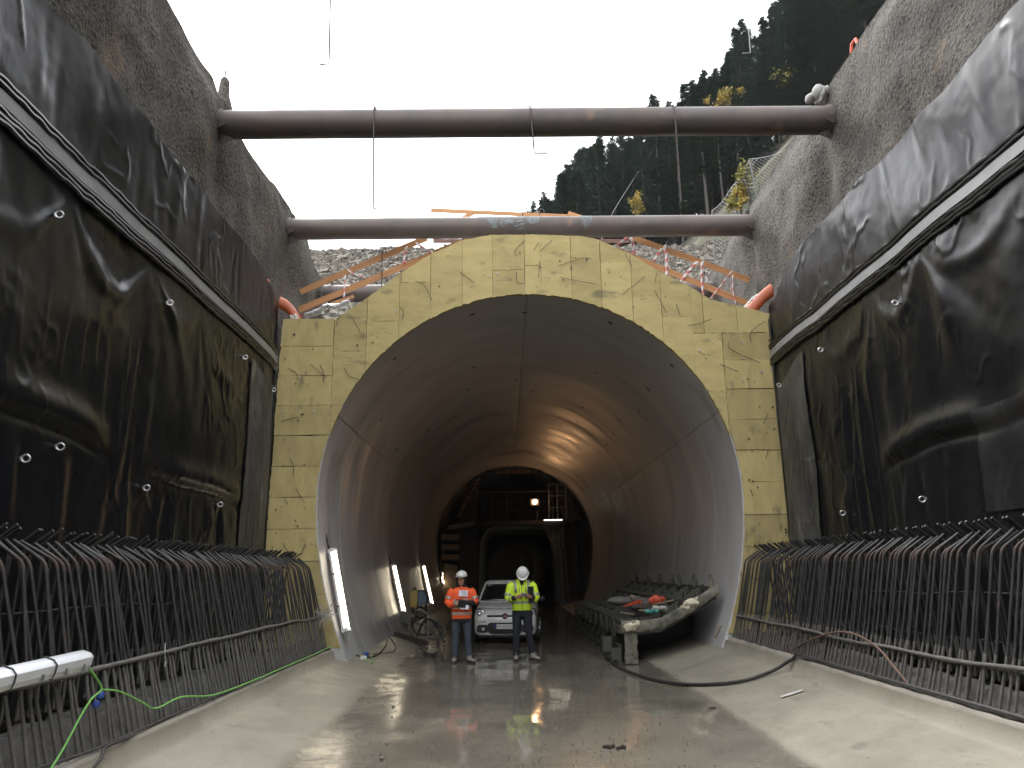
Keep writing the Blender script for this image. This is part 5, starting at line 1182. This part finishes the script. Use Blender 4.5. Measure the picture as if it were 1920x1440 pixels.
def helmet(parent, c, R, sc=1.0):
    def P(x, y, z): return Vector(c)+R @ (Vector((x, y, z))*sc)
    mb = MB(); n = 28; rows = 9
    for i in range(rows):
        t = i/(rows-1)*PI/2*.97; z = .045+.105*math.sin(t); r = math.cos(t)
        for k in range(n): a = 2*PI*k/n; mb.v.append(tuple(P(.112*r*math.cos(a), .135*r*math.sin(a), z+.008*(1 if abs(math.cos(a)) < .22 and i > 2 else 0))))
    for i in range(rows-1):
        for k in range(n): l = (k+1) % n; mb.f.append((i*n+k, i*n+l, (i+1)*n+l, (i+1)*n+k)); mb.m.append(0)
    mb.f.append(tuple((rows-1)*n+k for k in range(n))); mb.m.append(0)
    o_ = len(mb.v)
    for (rx, ry, z, pk) in ((.112, .135, .045, 0), (.122, .145, .038, .045), (.120, .143, .032, .044), (.106, .128, .038, 0)):
        for k in range(n): a = 2*PI*k/n; f = max(0, -math.sin(a))**2; mb.v.append(tuple(P(rx*math.cos(a), ry*math.sin(a)-pk*f, z-.012*f)))
    for i in range(3):
        for k in range(n): l = (k+1) % n; mb.f.append((o_+i*n+k, o_+i*n+l, o_+(i+1)*n+l, o_+(i+1)*n+k)); mb.m.append(0)
    h = mb.build('helmet', MT['helmet'], parent, smooth=50, org=(0, 0, 0)); return h
def band(parent, pts, r, w_, name='reflective_band', m_='reflective'):
    """ring of reflective tape round a limb (pts: two points on its axis)"""
    a, b = Vector(pts[0]), Vector(pts[1]); d = (b-a).normalized(); c = (a+b)/2
    return MB().tube([c-d*w_/2, c+d*w_/2], r, 18, cap=False).build(name, MT[m_], parent, smooth=80, org=(0, 0, 0))
def torso_band(parent, z, rx, ry, h=.05, name='reflective_band', m_='reflective', y0=0.0):
    return MB().loft([((0, y0, z-h/2), rx, ry, .8), ((0, y0, z+h/2), rx, ry, .8)], 32).build(name, MT[m_], parent, smooth=80, org=(0, 0, 0))
def legs(parent, hipx, kneeL, ankL, kneeR, ankR, hz, m_, boots='boot'):
    mb = MB()
    for hip, kn, an in (((-hipx, .0, hz), kneeL, ankL), ((hipx, .0, hz), kneeR, ankR)):
        hip, kn, an = Vector(hip), Vector(kn), Vector(an)
        mb.tube([hip+Vector((0, 0, .05)), hip, hip.lerp(kn, .5), kn, kn.lerp(an, .45), an+Vector((0, 0, .03))], [.105, .105, .090, .070, .068, .062], 14)
        for t in (.8, .9, 1.06): p = kn.lerp(an, t*.95); mb.tube([p, p+Vector((0, 0, .03))], .070, 12)
    mb.loft([((0, 0, hz-.06), .16, .11), ((0, 0, hz+.03), .185, .125), ((0, 0, hz+.14), .175, .12)], 20)
    return finish(mb, 'trousers', m_, parent, .013, 3)
def boot(parent, an, dirx):
    an = Vector(an); d = Vector((dirx, -1, 0)).normalized(); mb = MB()
    mb.tube([an+Vector((0, 0, .13)), an+Vector((0, 0, .05)), an+Vector((0, 0, .045))+d*.03], [.058, .056, .052], 12)
    for t, r in ((-.05, .042), (.02, .046), (.09, .048), (.15, .044), (.185, .034)): mb.ball(an+d*t+Vector((0, 0, .045-.012*(t > .1))), (r, r, .042 if t < .1 else .036), 12, 8)
    o = finish(mb, 'boot', 'boot', parent, .011, 3)
    s_ = MB(); x = Vector((-d.y, d.x, 0))
    pts = [an+d*t+x*w_ for t, w_ in ((-.095, .0), (-.08, .04), (0, .045), (.1, .052), (.19, .042), (.232, 0), (.19, -.042), (.1, -.052), (0, -.045), (-.08, -.04))]
    s_.prism([(p.x, p.y) for p in pts], 'z', 0.0, .03); s_.build('sole', MT['tyre'], o, org=(0, 0, 0)); return o
def place(T, loc, yaw=0.0, sc=1.0):
    T.location = loc; T.rotation_euler = (0, 0, yaw); T.scale = (sc, sc, sc)

# ---- worker in orange, arms crossed over a sheaf of papers
A = thing('person', 'person in orange high-visibility jacket, white helmet and hood, arms crossed, beside the car', 'person')
Rh = Matrix.Rotation(-.25, 3, 'Z'); hc = Vector((0, -.02, 1.615))
mb = MB(); head(mb, hc, Rh); mb.tube([(0, 0, 1.40), (0, -.01, 1.54)], .055, 12); mb.loft([((0, 0, .9), .15, .10), ((0, 0, 1.2), .16, .10), ((0, 0, 1.42), .15, .09)], 16)
for kn_, an_, sx in (((-.125, -.015, .50), (-.14, .02, .1), -.10), ((.125, -.015, .50), (.15, .02, .1), .10)): mb.tube([(sx, 0, .86), kn_, an_], [.07, .045, .035], 10)
mb.tube([(-.19, 0, 1.40), (-.27, -.06, 1.15), (.0, -.21, 1.20)], [.05, .04, .03], 10); mb.tube([(.19, 0, 1.40), (.27, -.06, 1.15), (-.02, -.235, 1.15)], [.05, .04, .03], 10)
hand(mb, (.0, -.22, 1.20), (1, -.15, .15), (0, -1, .2), 1); hand(mb, (-.02, -.24, 1.15), (-1, -.1, .1), (0, -1, .2), -1)
body = finish(mb, 'body', 'skin', A, .009, 2)
for s_ in (-1, 1): MB().ball(hc+Rh @ Vector((s_*.031, -.084, .012)), (.012, .006, .007), 8, 6).build('eye', MT['hair'], body, org=(0, 0, 0))
jk = MB()
jk.loft([((0, 0, .84), .200, .145, .8), ((0, 0, .95), .205, .150, .8), ((0, -.005, 1.10), .205, .150, .8), ((0, -.005, 1.25), .215, .150, .8), ((0, 0, 1.36), .215, .138, .85), ((0, 0, 1.43), .175, .115), ((0, .0, 1.47), .11, .095)], 28)
jk.tube([(-.17, 0, 1.40), (-.215, -.01, 1.36), (-.285, -.05, 1.15), (-.24, -.13, 1.12), (-.10, -.20, 1.17)], [.085, .085, .072, .068, .064], 14)
jk.tube([(.17, 0, 1.40), (.215, -.01, 1.36), (.285, -.05, 1.17), (.25, -.12, 1.15)], [.085, .085, .072, .066], 14)
jacket = finish(jk, 'jacket', 'orange_vest', A, .013, 3)
ck = MB(); ck.tube([(.27, -.09, 1.14), (.16, -.18, 1.16), (.02, -.235, 1.18), (-.06, -.255, 1.19)], [.060, .056, .052, .045], 12); finish(ck, 'dark_sleeve', 'black_cloth', A, .012, 3)
ck = MB(); ck.tube([(-.13, -.195, 1.16), (.0, -.235, 1.12), (.09, -.235, 1.10)], [.055, .05, .042], 12); finish(ck, 'dark_sleeve', 'black_cloth', A, .012, 3)
hm = MB(); hm.loft([((0, 0, .78), .195, .138, .85), ((0, 0, .87), .198, .142, .85)], 24); hm.build('under_jacket', MT['black_cloth'], A, org=(0, 0, 0))
torso_band(jacket, .945, .2105, .1555, .05); torso_band(jacket, 1.065, .2105, .1555, .04)
band(jacket, ((-.245, -.025, 1.27), (-.262, -.035, 1.22)), .086, .045); band(jacket, ((.255, -.03, 1.27), (.272, -.04, 1.22)), .086, .045); band(jacket, ((-.13, -.19, 1.165), (-.09, -.205, 1.17)), .071, .04)
for s_ in (-1, 1): MB().box((s_*.11, -.152, 1.01), (.10, .01, .014), Matrix.Rotation(-s_*.12, 3, 'Y')).build('pocket_flap', MT['black_cloth'], jacket, org=(0, 0, 0))
# hood and collar
hd = MB(); hd.ball(tuple(hc+Vector((0, .012, .0))), (.100, .118, .135), 26, 18); keepf = []
for f in hd.f:
    c = sum((Vector(hd.v[i]) for i in f), Vector())/len(f)-hc; c = Rh.inverted() @ c
    if not (c.y < -.045 and abs(c.x) < .070 and -.125 < c.z < .060): keepf.append(f)
hd.f = keepf; hd.m = [0]*len(keepf); ho = hd.build('hood', MT['black_cloth'], A, org=(0, 0, 0)); q = ho.modifiers.new('t', 'SOLIDIFY'); q.thickness = .012
cl = MB(); cl.loft([((0, .01, 1.38), .165, .125), ((0, .01, 1.45), .13, .11), ((0, .01, 1.52), .095, .095)], 20); cl.build('collar', MT['black_cloth'], A, org=(0, 0, 0))
MB().box((-.005, -.115, 1.44), (.035, .02, .10)).build('shirt_front', MT['orange_vest'], A, org=(0, 0, 0))
helmet(A, hc+Vector((0, .012, .035)), Rh @ Matrix.Rotation(.05, 3, 'X'), 1.0)
legs(A, .10, (-.125, -.015, .50), (-.14, .02, .08), (.125, -.015, .50), (.15, .02, .08), .84, 'jeans'); boot(A, (-.14, .01, 0), -.10); boot(A, (.155, .0, 0), .65)
place(A, (-.91, 16.50, .0), 0.02, 1.0)
pp = thing('paper_sheaf', 'white printed papers held against the chest of the person in orange', 'papers', (-.91, 16.5, 0))
MB().box((.045, -.175, 1.345), (.18, .006, .12), Matrix.Rotation(.05, 3, 'Y') @ Matrix.Rotation(-.2, 3, 'X')).build('upper_sheet', MT['paper'], pp, org=(0, 0, 0))
MB().box((.07, -.235, 1.075), (.17, .006, .085), Matrix.Rotation(.06, 3, 'Y') @ Matrix.Rotation(-.15, 3, 'X')).build('lower_sheet', MT['paper'], pp, org=(0, 0, 0))
for i in range(4): MB().box((.05+.01*i, -.181-.004*i, 1.385-.024*i), (.11-.012*i, .002, .004), Matrix.Rotation(-.2, 3, 'X')).build('printed_line', MT['ink'], pp, org=(0, 0, 0))

# ---- worker in yellow, head bowed over a phone
B = thing('person', 'person in yellow high-visibility jacket and white helmet looking down at a phone', 'person')
Rb = Matrix.Rotation(.75, 3, 'X'); hb = Vector((.02, -.075, 1.60))
mb = MB(); head(mb, hb, Rb); mb.tube([(0, 0, 1.40), (.01, -.03, 1.54)], .055, 12); mb.loft([((0, 0, .9), .15, .10), ((0, 0, 1.2), .16, .10), ((0, 0, 1.42), .15, .09)], 16)
for kn_, an_, sx in (((-.12, -.02, .50), (-.13, .02, .1), -.095), ((.125, -.02, .50), (.19, .02, .1), .095)): mb.tube([(sx, 0, .86), kn_, an_], [.07, .045, .035], 10)
wl_, wr_ = Vector((-.10, -.235, 1.18)), Vector((.16, -.23, 1.18))
mb.tube([(-.19, 0, 1.40), (-.255, -.06, 1.13), wl_], [.05, .04, .03], 10); mb.tube([(.19, 0, 1.40), (.265, -.06, 1.13), wr_], [.05, .04, .03], 10)
hand(mb, wl_, (.85, -.35, .3), (-.2, -.8, -.4), 1); hand(mb, wr_, (-.85, -.4, .25), (.2, -.8, -.4), -1)
body = finish(mb, 'body', 'skin', B, .009, 2)
for s_ in (-1, 1): MB().ball(hb+Rb @ Vector((s_*.031, -.084, .012)), (.012, .006, .007), 8, 6).build('eye', MT['hair'], body, org=(0, 0, 0))
jk = MB()
jk.loft([((0, 0, .92), .190, .135, .8), ((0, 0, 1.0), .198, .145, .8), ((0, -.005, 1.12), .203, .150, .8), ((0, -.005, 1.26), .218, .152, .8), ((0, 0, 1.37), .220, .140, .85), ((0, 0, 1.44), .180, .118), ((0, -.005, 1.50), .105, .095), ((0, -.01, 1.53), .085, .08)], 28)
jk.tube([(-.17, 0, 1.41), (-.22, -.01, 1.37), (-.275, -.05, 1.15), (-.235, -.12, 1.13), (-.17, -.18, 1.15)], [.088, .088, .074, .068, .062], 14)
jk.tube([(.17, 0, 1.41), (.22, -.01, 1.37), (.285, -.05, 1.15), (.26, -.12, 1.13), (.215, -.17, 1.15)], [.088, .088, .074, .068, .062], 14)
jacket = finish(jk, 'jacket', 'yellow_vest', B, .013, 3)
for P in ([(-.20, -.155, 1.145), (-.13, -.215, 1.17)], [(.24, -.145, 1.145), (.185, -.205, 1.17)]): ck = MB(); ck.tube(P, [.060, .045], 12); finish(ck, 'dark_cuff', 'black_cloth', B, .011, 2)
torso_band(jacket, 1.075, .209, .156, .045)
for s_ in (-1, 1):
    mb = MB(); pts = [(s_*.115, -.157, 1.26), (s_*.125, -.150, 1.34), (s_*.13, -.128, 1.41), (s_*.128, -.085, 1.465), (s_*.125, -.02, 1.485), (s_*.125, .06, 1.45), (s_*.125, .13, 1.36)]; V = np.array([[(x-.024, y, z), (x+.024, y, z)] for x, y, z in pts])
    o = link('reflective_band', grid_mesh('reflective_band', V, MT['reflective']), jacket); q = o.modifiers.new('t', 'SOLIDIFY'); q.thickness = .012; q.offset = 0
    band(jacket, ((s_*.262, -.035, 1.235), (s_*.272, -.042, 1.195)), .085, .045)
band(jacket, ((-.215, -.145, 1.138), (-.19, -.165, 1.143)), .073, .035)
for x in (-.045, .07): MB().box((x, -.158, 1.31), (.010, .008, .10)).build('pocket_zip', MT['black_cloth'], jacket, org=(0, 0, 0))
MB().box((0, -.153, 1.2), (.008, .012, .50)).build('front_zip', MT['black_cloth'], jacket, org=(0, 0, 0)); MB().box((-.105, -.158, 1.30), (.022, .006, .018)).build('chest_mark', MT['black_cloth'], jacket, org=(0, 0, 0))
cl = MB(); cl.loft([((0, -.01, 1.42), .10, .10), ((0, -.015, 1.50), .085, .085), ((0, -.03, 1.56), .078, .08)], 20); cl.build('collar', MT['black_cloth'], B, org=(0, 0, 0)); MB().prism([(-.05, 1.50), (.05, 1.50), (.02, 1.40), (-.02, 1.40)], 'y', -.135, -.11).build('neck_scarf', MT['black_cloth'], B, org=(0, 0, 0))
hm = MB(); hm.loft([((0, 0, .88), .178, .125, .85), ((0, 0, .95), .182, .128, .85)], 24); hm.build('belt', MT['black_cloth'], B, org=(0, 0, 0))
hr = MB(); hr.ball(tuple(hb+Rb @ Vector((0, .02, .02))), (.084, .092, .10), 18, 12); hr.f = [f for f in hr.f if (Rb.inverted() @ (sum((Vector(hr.v[i]) for i in f), Vector())/len(f)-hb)).y > -.02]; hr.m = [0]*len(hr.f); hr.build('hair', MT['hair'], B, org=(0, 0, 0))
helmet(B, hb+Rb @ Vector((0, .01, .0)), Rb, 1.03)
legs(B, .095, (-.12, -.02, .50), (-.13, .02, .08), (.125, -.02, .50), (.19, .02, .08), .86, 'dark_trousers'); boot(B, (-.13, .01, 0), -.05); boot(B, (.195, .0, 0), .75)
place(B, (.335, 16.76, .0), -.02, 1.06)
p = Vector((.335, 16.76, 0))+Vector((.04, -.345, 1.22))*1.06; ph = thing('phone', 'small dark phone held in both hands by the person in yellow', 'phone', tuple(p))
MB().box(p, (.12, .012, .06), Matrix.Rotation(-.5, 3, 'X')).build('case', MT['black_plastic'], ph); MB().box(p+Vector((0, .006, .004)), (.11, .004, .052), Matrix.Rotation(-.5, 3, 'X')).build('screen', MT['glass_dark'], ph)
p = Vector((.335, 16.76, 0))+Vector((.175, -.195, 1.22))*1.06; fd = thing('folder', 'black folder clamped under the arm of the person in yellow', 'folder', tuple(p))
MB().box(p, (.12, .02, .33), Matrix.Rotation(-.04, 3, 'Y') @ Matrix.Rotation(-.5, 3, 'Z')).build('cover', MT['black_cloth'], fd); MB().box(p+Vector((.01, .014, 0)), (.11, .012, .315), Matrix.Rotation(-.04, 3, 'Y') @ Matrix.Rotation(-.5, 3, 'Z')).build('pages', MT['paper'], fd)

# ================================================================== FOREST
def conifer(seed, H, bare, wid, mname):
    rn = random.Random(seed); tr = MB(); tr.tube([(0, 0, -1.2), (0, 0, 0), (rn.uniform(-.1, .1), rn.uniform(-.1, .1), H*.5), (0, 0, H*.985)], [.19, .155, .10, .02], 7)
    for i in range(12):                                                # dead snags on the bare trunk
        z = H*rn.uniform(.08, max(.12, bare)); a = rn.uniform(0, 6.28); L_ = rn.uniform(.5, 1.6); tr.tube([(0, 0, z), (math.cos(a)*L_, math.sin(a)*L_, z-rn.uniform(0, .4))], [.03, .008], 4)
    cr = MB(); z = H*bare
    while z < H*.985:
        t = (z-H*bare)/(H*(1-bare)); R = wid*(1-t)**.85*(.75+.5*rn.random())+.12
        for k in range(rn.randint(4, 7)):
            a = rn.uniform(0, 6.28); L_ = R*rn.uniform(.55, 1.12)
            if rn.random() < .08: continue
            droop = rn.uniform(.12, .42)*L_; ca, sa = math.cos(a), math.sin(a); ns = max(3, int(L_/.22))
            for j in range(ns):
                u = (j+.6)/ns; r = L_*u; c = Vector((ca*r, sa*r, z-droop*u**1.4+.25*L_*u*(1-u)))
                for q in range(3):
                    w_ = rn.uniform(.16, .34)*(1.15-.5*u); ang = a+rn.choice((-1, 1))*rn.uniform(.3, 1.3); dv = Vector((math.cos(ang), math.sin(ang), rn.uniform(-.75, .05)))
                    sv = Vector((-math.sin(ang), math.cos(ang), rn.uniform(-.5, .5))).normalized()*w_*.36
                    b = c+Vector((rn.gauss(0, .07), rn.gauss(0, .07), rn.gauss(0, .06))); e = b+dv.normalized()*w_*2.0
                    cr.v += [tuple(b-sv*.7), tuple(b+sv*.7), tuple(e)]; m_ = len(cr.v); cr.f.append((m_-3, m_-2, m_-1)); cr.m.append(0)
        z += rn.uniform(.22, .42)*(1-.35*t)
    # the leader
    for k in range(14): a = rn.uniform(0, 6.28); zz = H*(.95+.05*rn.random()); cr.v += [(0, 0, zz), (.05, .02, zz+.1), (math.cos(a)*.28, math.sin(a)*.28, zz-.02)]; m_ = len(cr.v); cr.f.append((m_-3, m_-2, m_-1)); cr.m.append(0)
    return tr.mesh('trunk', MT['bark'], smooth=60, fix=False), cr.mesh('crown', MT[mname], smooth=0, fix=False)
VAR = [conifer(1, 18, .06, 2.5, 'needles'), conifer(2, 18, .14, 2.3, 'needles_b'), conifer(3, 18, .22, 2.2, 'needles'), conifer(4, 18, .10, 2.9, 'needles_b'), conifer(5, 18, .34, 2.1, 'needles')]
SIL = [(985, 386), (1010, 368), (1040, 318), (1065, 285), (1100, 262), (1130, 240), (1175, 245), (1200, 215), (1220, 176), (1245, 200), (1290, 142), (1330, 130), (1360, 95), (1390, 32), (1420, 40), (1450, -20), (1500, -80), (1600, -140), (1700, -170)]
rn = random.Random(77); placed = []; count = 0
def spot_words(i, H): return ('slim', 'broad', 'ragged', 'dense', 'bare-trunked')[i]
def plant(px, py, Y, vi):
    global count
    p = onY(px, py, Y); g_ = float(terrain(np.array(p.x), np.array(Y)))-.15; H = p.z-g_
    if not (7.5 < H < 25): return False
    if any((p.x-a)**2+(Y-b)**2 < 2.2 for a, b in placed): return False
    placed.append((p.x, Y)); count += 1; s_ = H/18; w_ = s_**.6*rn.uniform(.85, 1.15)
    T = thing('spruce_tree', 'dark spruce in the forest on the slope above the grey trench wall', 'tree', (p.x, Y, g_), 'spruces in the hillside forest')
    T.scale = (w_, w_, s_); T.rotation_euler = (rn.uniform(-.03, .03), rn.uniform(-.03, .03), rn.uniform(0, 6.28))
    link('trunk', VAR[vi][0], T); link('crown', VAR[vi][1], T); return T
key = [(1225, 170, 62, 0, 'spruce with a sharp lone tip rising just above the wide strut'), (1390, 34, 60, 3, 'tall broad spruce standing highest where the overhead wire hangs'), (1002, 372, 80, 1, 'small far spruce at the low end of the forest edge'), (1135, 246, 66, 3, 'spruce whose tip just clears the underside of the wide strut'), (1310, 130, 64, 0, 'spruce beside the yellow birch, above the wide strut'), (1075, 285, 72, 3, 'ragged spruce on the descending forest edge above the mortar-splashed strut')]
for px, py, Y, vi, lb in key:
    T = plant(px, py, Y, vi)
    if T: T['label'] = lb
tries = 0
sx_, sy_ = [a for a, b in SIL], [b for a, b in SIL]
while count < 230 and tries < 9000:
    tries += 1; px = rn.uniform(988, 1690); Y = rn.uniform(50, 96); py = float(np.interp(px, sx_, sy_))+abs(rn.gauss(6, 26))+rn.uniform(0, 14)
    plant(px, py, Y, rn.randrange(5))
print('trees', count)
def bush(px, py, Y, r, label, m_, seed, name='yellow_birch', cat='tree', n=900, stem=True):
    rn = random.Random(seed); c = onY(px, py, Y); T = thing(name, label, cat, (c.x, c.y, c.z-r*2.4))
    st = MB(); st.tube([(c.x, c.y, c.z-r*3.2), (c.x+.05, c.y, c.z-r), (c.x, c.y, c.z+r*.4)], [.07, .05, .02], 6)
    cr = MB(); cl = [c+Vector((rn.gauss(0, r*.5), rn.gauss(0, r*.5), rn.gauss(0, r*.55))) for _ in range(11)]
    for q in cl: st.tube([(c.x, c.y, c.z-r*.8), q], [.03, .008], 4)
    for i in range(n):
        q = rn.choice(cl)+Vector((rn.gauss(0, r*.2), rn.gauss(0, r*.2), rn.gauss(0, r*.2))); s_ = rn.uniform(.07, .16)*max(.45, r/1.6)
        a = Vector((rn.gauss(0, 1), rn.gauss(0, 1), rn.gauss(0, 1))).normalized()*s_; b = Vector((rn.gauss(0, 1), rn.gauss(0, 1), rn.gauss(0, 1))).normalized()*s_
        cr.v += [tuple(q-a), tuple(q+b), tuple(q+a), tuple(q-b)]; k = len(cr.v); cr.f.append((k-4, k-3, k-2, k-1)); cr.m.append(0)
    st.build('stem', MT['bark'], T, fix=False); cr.build('leaves', MT[m_], T, smooth=0, fix=False)
bush(1193, 386, 44, .62, 'small golden birch glowing at the forest foot above the strut', 'leaf_yellow', 1)
bush(1362, 178, 46, .75, 'golden birch among dark spruces above the wide strut', 'leaf_yellow', 2)
bush(1470, 140, 52, 1.0, 'thin yellowing tree among bare trunks beside the wall top', 'leaf_olive', 3, n=420)
bush(1512, 135, 52, .9, 'sparse yellow-green tree close to the wall top', 'leaf_olive', 4, n=380)
bush(1402, 345, 24, .55, 'olive green shrub behind the wire mesh fence', 'leaf_olive', 5, 'shrub', 'shrub', 900)
bush(1385, 375, 24, .35, 'low yellowing shrub at the lower fence post', 'leaf_yellow', 6, 'shrub', 'shrub', 420)
# ---- wire mesh fence behind the right wall
fpts = [onY(1335, 395, 25.5), onY(1372, 350, 24.5), onY(1405, 298, 23.5), onY(1490, 272, 22.5), onY(1560, 200, 21.5)]; fbot = [onY(1335, 425, 25.5), onY(1392, 410, 24.5), onY(1425, 362, 23.5), onY(1500, 350, 22.5), onY(1570, 300, 21.5)]
FN = thing('mesh_fence', 'slack wire mesh fence on steel posts behind the grey trench wall', 'fence', tuple(fbot[1]))
for a, b in zip(fpts, fbot): MB().tube([b-Vector((0, 0, 1.5)), a], .028, 6).build('post', MT['gantry_light'], FN)
mb = MB()
for i in range(len(fpts)-1):
    a0, a1, b0, b1 = fpts[i], fpts[i+1], fbot[i]-Vector((0, 0, 1)), fbot[i+1]-Vector((0, 0, 1)); nu = int((a1-a0).length/.14); nv = max(3, int((a0-b0).length/.14))
    def Q(u, v_): s_ = math.sin(PI*u)*.12; p = a0.lerp(a1, u).lerp(b0.lerp(b1, u), v_); return p-Vector((0, 0, s_*(1-v_)))
    for k in range(-nv, nu+1):
        for sg in (1, -1):
            pts = []
            for j in range(nv+1):
                u = (k+(j if sg > 0 else nv-j))/nu
                if 0 <= u <= 1: pts.append(Q(u, j/nv))
            if len(pts) > 1: mb.tube(pts, .0065, 3, cap=False)
    mb.tube([Q(u/8, 0) for u in range(9)], .010, 4)
o = mb.build('wire_mesh', MT['wire_light'], FN, fix=False); o['kind'] = 'stuff'
o = MB().tube(spline([onY(1120, 470, 30), onY(1160, 380, 45), onY(1250, 250, 60), onY(1330, 190, 62)], 6), .018, 4).build('guy_cable', MT['wire'], None); tag(o, 'thin cable slanting up from the gravel across the dark forest', 'cable')
p = onX(1600, 86, WR+.1); o = MB().tube([p+Vector((0, -.15, -.08)), p+Vector((0, -.1, .06)), p+Vector((0, .05, .07)), p+Vector((0, .1, -.08))], .025, 6).build('red_hose_end', MT['orange_plastic'], None, org=tuple(p)); tag(o, 'small red hose loop peeping over the grey trench wall', 'hose')


# ================================================================== DAMP AIR
mh = bpy.data.materials.new('damp_air'); mh.use_nodes = True; n_ = mh.node_tree.nodes; n_.clear()
pv = n_.new('ShaderNodeVolumePrincipled'); pv.inputs['Density'].default_value = .0002; pv.inputs['Color'].default_value = (.90, .94, 1, 1)
ou = n_.new('ShaderNodeOutputMaterial'); mh.node_tree.links.new(pv.outputs[0], ou.inputs['Volume'])
o = MB().box((0, 110, 52), (660, 640, 106)).build('haze', mh, None, smooth=0); tag(o, kind='stuff')
print('objects', len(bpy.data.objects), 'tris', sum(len(p.vertices)-2 for me in bpy.data.meshes for p in me.polygons))
